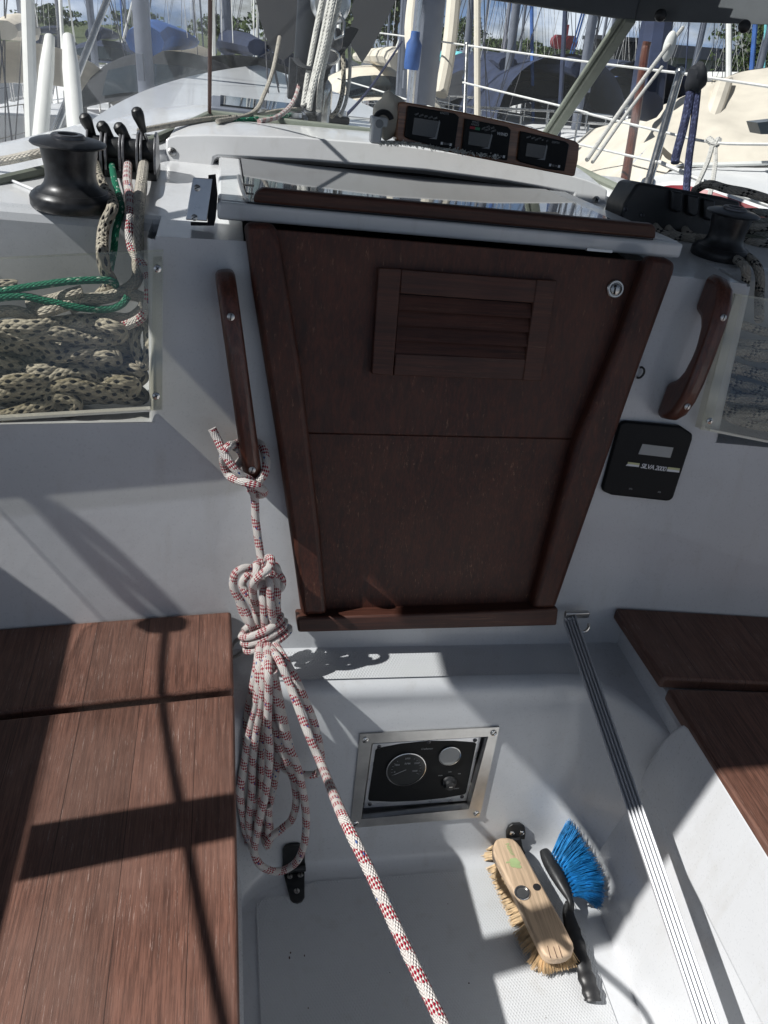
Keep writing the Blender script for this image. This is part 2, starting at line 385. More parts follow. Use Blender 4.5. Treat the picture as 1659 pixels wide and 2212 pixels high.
M = {}
M['gel'] = m_gelcoat(); M['skid'] = m_gelcoat('gelcoat_nonskid', (.56, .58, .60), True)
M['gelg'] = m_gelcoat('gelcoat_gloss', (.74, .75, .76), rough=.2)
M['teak'] = m_wood('weathered_mahogany', (.074, .032, .022), (.165, .079, .055), (.46, .37, .33), 'Y', 1.0, .55, scale=2.5, planks=('X', .083, .007))
M['teakx'] = m_wood('mahogany_across', (.045, .014, .009), (.095, .030, .018), (.30, .20, .16), 'X', .35, .5)
M['door'] = m_wood('companionway_mahogany', (.027, .0072, .0040), (.072, .0195, .0105), (.30, .16, .10), 'Z', .7, .55, gloss=.0)
M['doorw'] = m_wood('worn_companionway_mahogany', (.027, .0075, .0042), (.076, .0215, .0115), (.34, .18, .11), 'Z', 1.3, .55, scale=1.5)
M['doorx'] = m_wood('louvre_mahogany', (.030, .0095, .0060), (.074, .0245, .0150), (.30, .16, .10), 'X', .5, .55, gloss=.0)
M['hand'] = m_wood('handrail_mahogany', (.045, .013, .008), (.105, .032, .019), (.35, .22, .15), 'Z', .35, .42, gloss=.3)
M['inst'] = m_wood('instrument_board_wood', (.16, .060, .026), (.36, .15, .07), (.55, .34, .2), 'X', .35, .35, gloss=.4)
M['pine'] = m_wood('brush_block_beech', (.50, .36, .24), (.57, .42, .285), (.62, .50, .38), 'Y', .1, .55, scale=.5)
M['blk'] = simple('black_plastic', (.018, .019, .021), .42, 0, .25, 60, .05)
M['ano'] = simple('black_anodised', (.026, .027, .030), .36, .3, .55, 55, .15)
M['dkm'] = simple('dark_alloy', (.10, .10, .11), .35, .9, .3, 60, .05)
M['ss'] = simple('stainless_steel', (.62, .61, .59), .22, 1, .12, 25, .03)
M['brs'] = simple('brushed_steel', (.55, .54, .52), .32, 1, .2, 14, .05)
M['bar'] = simple('ribbed_aluminium', (.56, .58, .61), .42, .35, .05, 30)
M['alu'] = simple('aluminium', (.66, .67, .69), .3, 1, .1, 30, .03)
M['aluw'] = simple('mast_alloy', (.20, .22, .27), .45, .3, .1, 8)
M['void'] = simple('dark_inside', (.008, .008, .010), .8)
M['rub'] = simple('windscreen_rubber', (.21, .23, .19), .5, 0, .15, 30, .1)
M['brn'] = simple('brown_seam', (.06, .025, .02), .6)
M['lcd'] = simple('display_glass_grey', (.30, .31, .31), .15, 0, .12, 9)
M['lcdd'] = simple('dark_display_glass', (.035, .037, .036), .12, 0, .2, 9)
M['ins'] = simple('instrument_face_black', (.008, .009, .010), .45, 0, .2, 50, spec=.2)
M['white'] = simple('white_print', (.75, .76, .78), .5)
M['greyp'] = simple('grey_print', (.30, .31, .32), .5)
M['yel'] = simple('yellow_print', (.60, .60, .33), .5)
M['redp'] = simple('red_print', (.40, .03, .05), .5)
M['grnp'] = simple('green_print', (.05, .28, .14), .5)
M['grnfade'] = simple('faded_green_print', (.33, .42, .20), .6)
M['canv'] = simple('dark_canvas', (.010, .012, .017), .8, 0, .25, 25, .25)
M['hood'] = simple('sprayhood_grey', (.10, .11, .12), .7, 0, .2, 12, .2)
M['beige'] = simple('beige_canvas', (.64, .59, .50), .8, 0, .10, 6, .5)
M['hullw'] = simple('white_hull', (.74, .75, .76), .35, 0, .06, 3)
M['hullb'] = simple('blue_hull', (.03, .05, .12), .3, 0, .2, 3)
M['red'] = simple('red_paint', (.24, .022, .03), .4, 0, .25, 6)
M['navy'] = simple('navy_canvas', (.018, .028, .065), .8, 0, .4, 5, .3)
M['blue'] = simple('blue_canvas', (.03, .10, .32), .7, 0, .3, 8, .2)
M['cyan'] = simple('turquoise_cover', (.15, .50, .55), .7, 0, .3, 8, .2)
M['glassd'] = simple('dark_cabin_window', (.02, .028, .035), .12)
M['fend'] = simple('white_fender_vinyl', (.72, .73, .70), .5, 0, .08, 8)
M['bris'] = simple('tan_bristle', (.58, .42, .24), .6, 0, .35, 60)
M['blueb'] = simple('blue_bristle', (.012, .17, .42), .45, 0, .55, 45)
M['wirec'] = simple('white_coated_wire', (.70, .70, .68), .4)
M['bluecord'] = m_rope('navy_cord', (.03, .035, .08), (.06, .07, .14), 'sparse', .012, strands=8)
M['rred'] = m_rope('white_rope_red_tracer', (.80, .76, .73), (.36, .006, .03), 'spiral', .0068, .034, 12, .52, .18, (.05, .12, .35))
M['rblk'] = m_rope('cream_rope_black_fleck', (.47, .43, .35), (.012, .012, .014), 'fleck', .0095, strands=8, dirt=.35)
M['rgrn'] = m_rope('green_rope', (.02, .20, .115), (.40, .52, .44), 'sparse', .0065, strands=8, share=.08)
M['rcrm'] = m_rope('cream_rope', (.58, .54, .47), (.30, .29, .27), 'sparse', .0095, strands=10, share=.05, dirt=.3)
M['rblk2'] = m_rope('pale_rope_black_tracer', (.46, .43, .38), (.02, .02, .022), 'spiral', .0075, .05, 8, .35, .3)
M['rwht'] = m_rope('white_line', (.68, .67, .63), (.45, .44, .42), 'sparse', .006, strands=6, share=.1)
M['vinL'] = m_clear('foggy_port_vinyl', (.95, .97, .98), .11, (.62, .69, .74), .025, ((3, 3, 2.2), 1.3, 1.5, .25), .12, blur=.08)
M['vinC'] = m_clear('centre_windscreen', (.93, .96, .96), .012, (.8, .83, .84), .020, ((1, 1, 6), 3, 2.2, .05))
M['vinR'] = m_clear('scratched_starboard_vinyl', (.92, .95, .96), .06, (.72, .74, .74), .03, ((2, 2, 2), 2, 2.4, .55), .1)
M['acr'] = m_clear('pocket_acrylic', (.95, .94, .90), .02, (.5, .5, .44), .035, ((1, 1, 1), 4, 2., .06))
M['lid'] = NT('smoked_acrylic').pbr((.018, .022, .028), .035, 0, ior=1.6, spec=.9)
# ================================================================ the yacht's own moulding: cockpit, bulkhead and deck
hull = thing('cockpit_moulding', 'white fibreglass cockpit, bulkhead and side decks of the near yacht', 'cockpit', (.4, 1.1, -1.42))
def bhY(x, z): return 1.15+.236*(z+.94)-.115*max(0, abs(x-.4)-.37)
ZT = -.335
PKL, PKR, PKB, PKY = -.9, -.093, -.605, 1.385     # rope bins: outer x, inner x, bottom z, back wall y
def bhgrid(x0, x1, z0, z1, nx=14, nz=10, name='bulkhead', back=.03):
    mb = MB(); mb.grid(lambda a, b: (x0+(x1-x0)*a, bhY(x0+(x1-x0)*a, z0+(z1-z0)*b), z0+(z1-z0)*b), nx, nz); return mb
mb = bhgrid(PKR, .8-PKR, -1.02, ZT+.004, 30, 20)
for sx in (0, 1):
    f = (lambda x: x) if not sx else (lambda x: .8-x)
    n = 20
    g = bhgrid(min(f(PKL), f(PKR)), max(f(PKL), f(PKR)), -1.02, PKB, n, 8); mb.add(g.v, g.f)
build('bulkhead', mb, M['gel'], hull, angle=60)
# soft corner turning into each bin, bin floor, back wall and end wall
for sx in (0, 1):
    f = (lambda x: x) if not sx else (lambda x: .8-x)
    mb = MB()
    prof = []
    for k in range(9):
        t = math.pi/2*k/8; prof.append((PKR-.012*math.sin(t), .012*(1-math.cos(t))))
    prof.append((PKR-.012, .2))
    for i in range(len(prof)-1):
        (xa, ya), (xb, yb) = prof[i], prof[i+1]
        def pt(x, dy, z): return (f(x), min(bhY(x, z)+dy, PKY+.01), z)
        N = 10
        for k in range(N):
            za = PKB+(ZT-PKB)*k/N; zb = PKB+(ZT-PKB)*(k+1)/N; mb.quad(pt(xa, ya, za), pt(xb, yb, za), pt(xb, yb, zb), pt(xa, ya, zb))
    xs = np.linspace(PKL, PKR, 16)
    for a, b in zip(xs[:-1], xs[1:]):
        mb.quad((f(a), bhY(a, PKB), PKB), (f(b), bhY(b, PKB), PKB), (f(b), PKY, PKB-.004), (f(a), PKY, PKB-.004))
        # back wall with a rolled lip onto the side deck
        pr = [(PKY, PKB-.004), (PKY+.004, -.42), (PKY+.006, ZT-.018), (PKY+.011, ZT-.007), (PKY+.022, ZT-.002), (PKY+.04, ZT)]
        for (ya, za), (yb, zb) in zip(pr[:-1], pr[1:]): mb.quad((f(a), ya, za), (f(b), ya, za), (f(b), yb, zb), (f(a), yb, zb))
    build('rope_bin_recess', mb, M['gel'], hull, angle=50)
# side decks / cabin top aft, in three sheets; the middle one lies lower, under the hatch
for sx in (0, 1):
    f = (lambda x: x) if not sx else (lambda x: .8-x)
    mb = MB()
    def dz(x, y): return ZT-.05*max(0, y-1.42)*0-.02*max(0, -.25-x)
    xo = lambda y: float(np.interp(y, [1.42, 1.6, 1.96, 2.42, 2.7], [-.72, -.60, -.45, -.315, -.27]))
    def sdk(a, b):
        y = PKY+.04+(2.3-PKY)*b; e = .03; x0_ = xo(y)
        if a == 0: return (f(x0_-.02), y, -.80)
        if a < .06: return (f(x0_-.012), y, ZT-.03)
        if a < .11: return (f(x0_), y, ZT-.008)
        return (f(x0_+.02+(PKR+.13-x0_-.02)*(a-.125)/.875), y, ZT)
    mb.grid(sdk, 24, 20)
    mb.grid(lambda a, b: (f(PKR+(.13)*a), bhY(PKR+.13*a, ZT)+.012+(PKY+.04-bhY(PKR+.13*a, ZT)-.012)*b, ZT), 3, 3)
    mb.grid(lambda a, b: (f(PKR+.13*a), bhY(PKR+.13*a, ZT)+.012*math.sin(b*math.pi/2)-0*b, ZT+.004-.004*(b)), 3, 3)
    build('side_deck', mb, M['gelg'], hull, angle=50)
mb = MB(); mb.grid(lambda a, b: (.037+.726*a, 1.30+1.0*b, ZT-.02), 6, 6)
build('hatch_well', mb, M['void'], hull)
# bridge deck ledge, rolled edge and low wall as one swept profile
prof = [(1.134, -1.012), (1.128, -1.013), (1.10, -1.0135), (1.062, -1.014), (1.046, -1.017), (1.035, -1.024), (1.029, -1.036), (1.026, -1.06), (1.012, -1.12), (.98, -1.31), (.968, -1.385), (.960, -1.407), (.948, -1.4165), (.93, -1.42)]
prof = [p for p in spline([(a, b, 0) for a, b in prof], 4)]
x0, x1 = -.06, .90
def corner(x, y):    # the wall rounds into the seat fronts
    e = .09; s = 0
    if x > .735-e: s = (x-(.735-e))/e
    if x < .05+e: s = ((.05+e)-x)/e
    return y-.055*min(s, 1.6)**2.4
mb = MB()
_o = [WALL.at(u, v) for u, v in [(797, 1600), (1060, 1587), (1018, 1755), (776, 1775)]]
rx0, rx1 = (_o[0][0]+_o[3][0])/2, (_o[1][0]+_o[2][0])/2; rz1, rz0 = (_o[0][2]+_o[1][2])/2, (_o[2][2]+_o[3][2])/2
xs = sorted(set([round(x, 5) for x in np.linspace(x0, x1, 61) if abs(x-rx0) > .006 and abs(x-rx1) > .006]+[rx0, rx1]))
pp = [p for p in prof if abs(p[2-1]-rz0) > .004 and abs(p[1]-rz1) > .004]
for zz in (rz0, rz1):
    i = max(k for k in range(len(pp)) if pp[k][1] > zz); t = (pp[i][1]-zz)/(pp[i][1]-pp[i+1][1]); pp.insert(i+1, pp[i]*(1-t)+pp[i+1]*t)
lw = lambda x, p: (x, corner(x, p[0]) if p[0] < 1.06 else p[0], p[1])
nv = len(xs); vs = [lw(x, p) for p in pp for x in xs]; fs = []
for j in range(len(pp)-1):
    for i in range(nv-1):
        zc = (pp[j][1]+pp[j+1][1])/2; xc = (xs[i]+xs[i+1])/2
        if rx0 < xc < rx1 and rz0 < zc < rz1: continue
        fs.append((j*nv+i, (j+1)*nv+i, (j+1)*nv+i+1, j*nv+i+1))
mb.add(vs, fs)
build('low_wall', mb, M['gel'], hull, angle=60)
mb = MB(); mb.grid(lambda a, b: (.10+.60*a, 1.050+.074*b, -1.0118), 4, 2); build('ledge_tread', mb, M['skid'], hull)
# sole with raised smooth border
mb = MB(); mb.b2((-.05, -1.2, -1.50), (.9, 1.0, -1.42)); build('sole', mb, M['gel'], hull)
mb = MB()
sk = [(.085, .895), (.10, .905), (.17, .905), (.178, .925), (.195, .93), (.66, .93), (.68, .922), (.69, .90), (.66, -.9), (.09, -.9)]
mb.prism([(x, y, -1.4192) for x, y in sk], (0, 0, .002)); build('sole_tread', mb, M['skid'], hull)
# seat fronts
for sx in (0, 1):
    f = (lambda x: x) if not sx else (lambda x: .8-x)
    mb = MB(); pr = [(.05, -1.42), (.056, -1.41), (.058, -1.40), (.063, -1.36), (.0, -.985), (-.012, -.972), (-.03, -.968), (-.9, -.962)]
    if not sx: pr = [(.05, -1.42), (.056, -1.41), (.058, -1.40), (.052, -1.36), (.0, -.985), (-.012, -.972), (-.03, -.968), (-.9, -.962)]
    else: pr = [(.066, -1.42), (.062, -1.405), (.058, -1.38), (.012, -.99), (.004, -.978), (-.02, -.970), (-.9, -.966)]
    for i in range(len(pr)-1):
        (xa, za), (xb, zb) = pr[i], pr[i+1]
        for ya, yb in ((-1.2, 0.), (0., .6), (.6, 1.0), (1.0, 1.3)): mb.quad((f(xa), ya, za), (f(xa), yb, za), (f(xb), yb, zb), (f(xb), ya, zb))
    build('seat_front', mb, M['gel'], hull, angle=50)
# coamings out of the picture to both sides (they shade the seats)
for sx in (0, 1):
    f = (lambda x: x) if not sx else (lambda x: .8-x)
    mb = MB(); mb.b2((f(-.98), -1.2, -1.0), (f(-.675), 1.12, -.45)); build('coaming', mb, M['gel'], hull, bevel=.03)
    mb = MB(); mb.b2((f(-2.), -3, -2.0), (f(-.98), 1.3, -.72)); mb.b2((f(-.72), 1.30, -2.0), (f(-1.0), 2.4, -.76)); build('outer_side_deck', mb, M['gel'], hull)
# locker lid panel let into the starboard seat front
px = [(1380, 1692), (1386, 1672), (1402, 1640), (1424, 1606), (1448, 1578), (1476, 1559), (1488, 1568), (1930, 2275), (2280, 2830), (2100, 3120), (1760, 2450), (1640, 2212)]
mb = MB(); mb.slab(px, SIDE, .009, .02); build('locker_panel', mb, M['gel'], hull, bevel=.008, seg=5)
# raised moulding the windscreen stands on
WBL = [(-.028, 2.235, -.30), (-.139, 1.98, -.318), (-.25, 1.76, -.334), (-.40, 1.50, -.345), (-.60, 1.22, -.36), (-.69, 1.05, -.45), (-.69, .605, -.45)]
WB = [np.array((.8-x, y, z)) for x, y, z in WBL[::-1]]
WBc = [np.array(p) for p in WBL[::-1]]+[np.array((.4, 2.33, -.288))]+[np.array((.8-x, y, z)) for x, y, z in WBL]
mb = MB()
mid = WBc[2:12]
ms = spline(mid, 5)
up = [(-.0, .03, .0), (.0, .0, .006), (0, -.03, .004), (0, -.055, -.006), (0, -.07, -.03), (0, -.075, -.06)]
def moul(a, b):
    i = min(int(round(a*(len(ms)-1))), len(ms)-1); p = ms[i]; c = np.array((.4, 1.3, 0)); dr = p-c; dr[2] = 0; dr = nrm(dr)
    k = min(int(round(b*5)), 5); q = up[k]; return p+dr*q[1]+np.array((0, 0, q[2]))
mb.grid(moul, len(ms)-1, 5); build('windscreen_plinth', mb, M['gelg'], hull, angle=60)
# cabin top forward of the windscreen
mb = MB()
def fd(a, b):
    y = 1.2+6.5*b; wdt = float(np.interp(y, [2.1, 2.42, 3., 5., 7.7], [.82, .715, .60, .42, .2]))
    x = .4+(2*a-1)*wdt; return (x, y, -.338+.032*min(1, max(0, (y-2)/.3))-.05*(2*a-1)**4-.112*max(0, y-2.8))
mb.grid(lambda a, b: fd(a, .154+b*.846), 24, 20)
build('cabin_top', mb, M['gelg'], hull, angle=50)
mb = MB()
for s_ in (-1, 1):
    mb.grid(lambda a, b: (lambda t, i: (t[0], t[1], t[2]-.40*b))(fd(0 if s_ < 0 else 1, .154+a*.846), 0), 20, 2)
build('cabin_side', mb, M['gel'], hull, angle=50)
mb = MB(); mb.grid(lambda a, b: (.4+(2*a-1)*(1.12 if b < .3 else 1.12*(1-((b-.3)/.7)**2)), 2+8.5*b, -.74), 8, 20); build('fore_deck', mb, M['gel'], hull)

# ================================================================ companionway
cw = thing('companionway_door', 'dark mahogany companionway with a louvred upper board and trim posts', 'companionway door', (.4, 1.15, -.98))
# trims: tapered posts lying on the bulkhead, rounded
mb = MB(); px = [(527, 480), (592, 481), (606, 520), (652, 800), (694, 1160), (708, 1330), (652, 1332), (640, 1240), (600, 960), (545, 620)]
mb.slab(px, BH, .034, .034); build('trim_post', mb, M['door'], cw, bevel=.010, seg=3)
mb = MB(); px = [(1405, 553), (1440, 556), (1463, 567), (1458, 590), (1385, 790), (1290, 1060), (1200, 1318), (1150, 1318), (1245, 960), (1330, 760), (1385, 610)]
mb.slab(px, BH, .034, .034); build('trim_post', mb, M['door'], cw, bevel=.010, seg=3)
mb = MB(); px = [(644, 1328), (652, 1322), (1196, 1298), (1206, 1304), (1203, 1345), (1196, 1354), (648, 1367), (643, 1360)]
px = [(641, 1336), (1207, 1315), (1203, 1352), (644, 1367)]
P4 = [BH.at(u, v, .040) for u, v in px]
mb = MB(); mb.prism(P4, -BH.n*.041); 
build('threshold', mb, M['doorx'], cw, bevel=.004, seg=2)
# boards
ub = MB(); px = [(560, 492), (1420, 566), (1345, 770), (1275, 949), (640, 935), (600, 700)]
ub.slab(px, BH, .006, .02)
ub_o = build('upper_board', ub, M['door'], cw, bevel=.002)
lb = MB(); px = [(640, 935), (1275, 949), (1160, 1330), (690, 1338)]
lb.slab(px, BH, .006, .02); build('lower_board', lb, M['doorw'], cw, bevel=.002)
# louvre vent
def bpart(name, px, top, th, m, parent, bev=.002, pl=BH, **k):
    mb = MB(); mb.slab(px, pl, top, th); return build(name, mb, m, parent, bevel=bev, **k)
vent = bpart('louvre_frame', [(818, 578), (868, 580), (849, 812), (803, 808)], .020, .015, M['doorx'], cw)
bpart('stile', [(1160, 603), (1204, 606), (1170, 824), (1129, 822)], .020, .015, M['doorx'], vent)
bpart('rail', [(867, 581), (1161, 604), (1155, 655), (864, 634)], .018, .013, M['doorx'], vent)
bpart('rail', [(855, 763), (1138, 775), (1131, 822), (850, 811)], .018, .013, M['doorx'], vent)
bpart('vent_void', [(863, 630), (1157, 652), (1140, 778), (853, 766)], .0075, .001, M['void'], vent, 0)
for k in range(4):
    a = k/4; y0l, y0r = 634+33*k, 655+30.5*k
    tl = BH.at(863-2.5*k, y0l+2, .010); tr = BH.at(1156-4*k, y0r+2, .010); br = BH.at(1153-4*k, y0r+33, .018); bl = BH.at(861-2.5*k, y0l+35, .018)
    mb = MB(); mb.add([tl, tr, br, bl]+[p-BH.n*.003 for p in (tl, tr, br, bl)], [(0, 3, 2, 1), (4, 5, 6, 7), (3, 7, 6, 2), (0, 1, 5, 4), (0, 4, 7, 3), (1, 2, 6, 5)])
    build('louvre', mb, M['doorx'], vent, smooth=False)
# lock
lk = MB(); o = BH.at(1328, 624, .006)
lk.lathe(o, BH.n, [(.0145, 0), (.0150, .003), (.0135, .0048), (.0112, .0048), (.0105, .003), (.0098, .003), (.0092, .0055), (.006, .0068), (.001, .007)], 28); lko = build('lock', lk, M['brs'], cw)
mb = MB(); mb.cyl(BH.at(1329, 618, .0125), BH.n, .0026, .0009, 12); mb.box(BH.at(1328, 629, .0132), (.0028, .011, .0008), (np.array([1., 0, 0]), BUP, BH.n)); build('keyhole', mb, M['void'], lko)
mb = MB(); mb.box(BH.at(1294, 541, .012), (.045, .004, .006), (np.array([1., 0, 0]), BUP, BH.n)); build('catch_plate', mb, M['brs'], cw)

def screw(parent, p, n, r=.0055, m=None, cross=False, name='screw', rot=.5):
    a, b = frame(n); ca, sa = math.cos(rot), math.sin(rot); a, b = a*ca+b*sa, b*ca-a*sa
    mb = MB(); mb.lathe(p, n, [(r, 0), (r*.96, r*.25), (r*.6, r*.42), (r*.1, r*.46)], 18)
    s = build(name, mb, m or M['brs'], parent)
    mb = MB(); mb.box(np.array(p)+nrm(n)*r*.45, (r*1.7 if not cross else r, r*.26, r*.1), (a, b, nrm(n)))
    if cross: mb.box(np.array(p)+nrm(n)*r*.45, (r*.26, r, r*.12), (a, b, nrm(n)))
    build('slot', mb, M['void'], s); return s

# ================================================================ sliding hatch
ht = thing('sliding_hatch', 'glossy dark sliding hatch with a white front edge, reflecting the instruments', 'hatch', (.4, 1.33, -.31))
hx = np.array([1., 0, 0]); hy = nrm((0, .60, -.032)); hn = np.cross(hx, hy)
TLh = atY(470, 440, 1.33); TRh = atY(1480, 521, 1.33); zt = (TLh[2]+TRh[2])/2; xl, xr = TLh[0], TRh[0]
O = np.array([xl, 1.33, zt]); Wd = xr-xl
def hp(a, d, h=0): return O+hx*a+hy*d+hn*h
mb = MB(); mb.prism([hp(0, 0, -.026), hp(Wd, 0, -.026), hp(Wd, 0, -.001), hp(0, 0, -.001)], hy*.016)
mb.prism([hp(0, .016, -.03), hp(.045, .016, -.03), hp(.045, .016, 0), hp(0, .016, 0)], hy*.55)
mb.prism([hp(Wd-.05, .016, -.03), hp(Wd, .016, -.03), hp(Wd, .016, 0), hp(Wd-.05, .016, 0)], hy*.55)
build('hatch_frame', mb, M['gelg'], ht, bevel=.005, seg=3)
mb = MB(); mb.prism([hp(.0455, .0165, -.02), hp(Wd-.0505, .0165, -.02), hp(Wd-.0505, .0165, .0012), hp(.0455, .0165, .0012)], hy*.55); build('hatch_pane', mb, M['lid'], ht)
# wooden pull along the front
mb = MB(); wl = atY(546, 432, 1.345); wr = atY(1415, 508, 1.345)
a0, a1 = wl[0]-xl, wr[0]-xl
mb.prism([hp(a0, .008, .001), hp(a0+.004, .008, .017), hp(a0+.014, .008, .0235), hp(a1-.012, .008, .0245), hp(a1-.003, .008, .019), hp(a1, .008, .001)], hy*.022)
build('grab_strip', mb, M['doorx'], ht, bevel=.005, seg=3)
mb = MB(); mb.tube(spline([hp(a0-.008, .020, .002), hp(a0-.012, .06, .004), hp(a0-.016, .14, .008), hp(a0-.018, .22, .010)], 4), .0035, 8); mb.tube([hp(a0-.016, .14, .008), hp(a0+.006, .14, .008)], .002, 6)
build('hatch_stay', mb, M['brs'], ht)
# sea hood over the hatch
HY = 1.93
HP = Plane((0, HY, -.3), (0, -1, .45))
def hood_top(u):     # picture height of the hood's upper front edge
    return np.interp(u, [358, 370, 450, 640, 860, 1080, 1230, 1290, 1313], [300, 291, 289, 294, 311, 343, 376, 394, 410])
hpx = [(u, hood_top(u)) for u in (358, 364, 380, 450, 550, 640, 750, 860, 970, 1080, 1160, 1230, 1270, 1295, 1308, 1313)]
hpx += [(1311, 440), (1306, 455), (1294, 459), (1262, 444), (1241, 426)]
hpx += [(u, np.interp(u, [470, 668, 918, 1083, 1240], [338, 347, 368, 390, 417])) for u in (1240, 1160, 1083, 1000, 918, 800, 668, 560, 470)]
hpx += [(463, 341), (459, 360), (452, 372), (440, 375), (408, 371), (385, 358), (362, 352), (358, 345)]
sh = thing('hatch_garage', 'white moulded hood the hatch slides under, wooden instrument board standing on it', 'hatch hood', (.4, HY, ZT))
mb = MB(); mb.slab(hpx, HP, .0, .035); build('hood_front', mb, M['gelg'], sh, bevel=.009, seg=3)
mb = MB()
tl = [HP.at(u, hood_top(u), -.012)+np.array([0, 0, -.0015]) for u in np.linspace(366, 1300, 30)]
def htop(a, b):
    i = a*29; k = min(int(i), 28); p = tl[k]*(1-(i-k))+tl[k+1]*(i-k)
    q = np.array([p[0]*.93+.028, 2.26+.06*(1-abs(p[0]-.4)/.48), -.290]); t = b
    return p*(1-t)+q*t+np.array([0, 0, .012*math.sin(math.pi*min(1, t*1.0))])
mb.grid(htop, 29, 8); build('hood_top', mb, M['gelg'], sh, angle=60)
mb = MB(); mb.b2((-.08, HY+.04, ZT), (.86, 2.25, -.318)); build('hood_inside', mb, M['void'], sh)
for u, v in ((372, 328), (1288, 432)): screw(sh, HP.at(u, v, .001), HP.n, .009, M['brs'], True)
# slide runner end plate beside the hatch
mb = MB(); px = [(417, 383), (459, 386), (447, 477), (401, 474)]; mb.slab(px, Plane((0, 1.33, -.33), (0, -1, .28)), .0, .014)
rn = solo('hatch_runner', mb, M['alu'], 'grey metal end plate of the hatch runner left of the hatch', 'hatch runner', bevel=.001)
PRN = Plane((0, 1.33, -.33), (0, -1, .28))
for u, v in ((426, 406), (420, 470)): screw(rn, PRN.at(u, v, .0), PRN.n, .005, M['brs'])
mb = MB(); px = [(450, 378), (466, 376), (470, 420), (466, 470), (462, 486), (412, 486), (412, 479), (448, 480)]; mb.slab(px, PRN, -.004, .03); build('gap_shade_strip', mb, M['void'], rn)  # the dark gap beside and below the plate, put in as a black slab

# ================================================================ grab handles on the bulkhead
def handle(nm, x_top, z_top, x_bot, z_bot, label, s0=.0):
    A = np.array([x_top, bhY(x_top, z_top), z_top]); Bq = np.array([x_bot, bhY(x_bot, z_bot), z_bot])
    up = nrm(A-Bq); Ln = np.linalg.norm(A-Bq); nn = nrm(BH.n-up*(BH.n@up)); sx = np.cross(up, nn)
    t = thing(nm, label, 'grab handle', Bq, 'wooden handles beside the companionway')
    S = lambda s, o: Bq+up*s+nn*o
    outl = [(0.004, 0), (0, .012), (.004, .035), (.018, .055), (.045, .068), (.08, .073), (Ln/2, .074), (Ln-.08, .073), (Ln-.045, .068), (Ln-.018, .055), (Ln-.004, .035), (Ln, .012), (Ln-.004, 0),
            (Ln-.062, 0), (Ln-.068, .012), (Ln-.074, .026), (Ln-.09, .037), (Ln-.115, .043), (Ln/2, .044), (.115, .043), (.09, .037), (.074, .026), (.068, .012), (.062, 0)]
    mb = MB(); wd = .030; mb.prism([S(a, b)-sx*wd/2 for a, b in outl], sx*wd); build('grip', mb, M['hand'], t, bevel=.010, seg=4)
    for s in (.035, Ln-.065): screw(t, S(s, .0655 if s < .1 else .0715), nn, .0058, M['brs'], rot=1.2+s)
    return t
ht_ = BHL.at(484, 634, .066); hb_ = BHL.at(549, 1098, .066)
hL = handle('grab_handle', ht_[0], ht_[2]+.016, hb_[0], hb_[2]+.016, 'dark wooden grab handle with a red-flecked rope knotted round its foot')
ht2, hb2 = BHR.at(1582, 642, .066), BHR.at(1462, 958, .066)
hR = handle('grab_handle', ht2[0], ht2[2]+.016, hb2[0], hb2[2]+.016, 'dark wooden grab handle above the small black display box')

# ================================================================ seats: mahogany boards
st = thing('cockpit_seat', 'sunlit weathered wooden seat left of the hanging rope coil', 'seat', (-.2, .9, -.962), 'slatted wooden cockpit seats')
def seat_board(px, parent, top=-.935, th=.024, **k):
    mb = MB(); pl = Plane((0, 0, top), (0, 0, 1)); mb.slab(px, pl, 0, th); return build('seat_board', mb, M['teak'], parent, bevel=.006, seg=3, **k)
def sb(pts, parent): 
    mb = MB(); mb.prism([(x, y, -.935) for x, y in pts], (0, 0, -.026)); return build('seat_board', mb, M['teak'], parent, bevel=.006, seg=3)
sb([(.031, 1.147), (.0335, .957), (-.62, .884), (-.62, 1.078)], st)
sb([(.034, .944), (.036, -.6), (-.62, -.6), (-.62, .872)], st)
st2 = thing('cockpit_seat', 'shaded wooden seat on the right, sunlit towards its near corner', 'seat', (1.0, .9, -.962), 'slatted wooden cockpit seats')
sb([(.766, 1.147), (.772, .952), (1.45, .884), (1.45, 1.078)], st2)
sb([(.769, .928), (.769, -.6), (1.45, -.6), (1.45, .872)], st2)

# ================================================================ display box on the bulkhead right of the door
ds = thing('display_box', 'square black instrument box with a grey screen right of the companionway', 'instrument', BHR.at(1400, 1082, 0))
px = [(1345, 912), (1352, 910), (1472, 921), (1497, 938), (1496, 950), (1455, 1076), (1448, 1082), (1440, 1083), (1322, 1070), (1303, 1062), (1301, 1052), (1338, 918)]
cxm, cym = 1400, 997
mb = MB(); mb.slab(px, BHR, .016, .016); build('case', mb, M['ins'], ds, bevel=.004, seg=3)
def lerp4(q, a, b): return tuple((1-b)*((1-a)*q[0][i]+a*q[1][i])+b*((1-a)*q[3][i]+a*q[2][i]) for i in (0, 1))
mb = MB(); mb.slab([(1388, 959), (1455, 967), (1448, 989), (1379, 981)], BHR, .0172, .001); scr_ = build('screen', mb, M['lcd'], ds)
for q in ([(1357, 998), (1382, 1001), (1380, 1009), (1352, 1006)], [(1443, 1009), (1469, 1012), (1467, 1021), (1440, 1018)]):
    m_ = [(q[0][0]-1, (q[0][1]+q[3][1])/2), (q[1][0]-1, (q[1][1]+q[2][1])/2)]
    mb = MB(); mb.slab([q[0], q[1], m_[1], m_[0]], BHR, .0172, .001); build('stripe', mb, M['yel'], ds)
    mb = MB(); mb.slab([m_[0], m_[1], q[2], q[3]], BHR, .0172, .001); build('stripe', mb, M['white'], ds)
ex = BHR.at(1439, 1014, .0165)-BHR.at(1383, 1006, .0165); ey = nrm(np.cross(BHR.n, ex))
text('lettering', 'SILVA 2000', .0122, BHR.at(1411, 1010, .0166), ex, ey, M['white'], ds, shear=.25, spacing=.83)
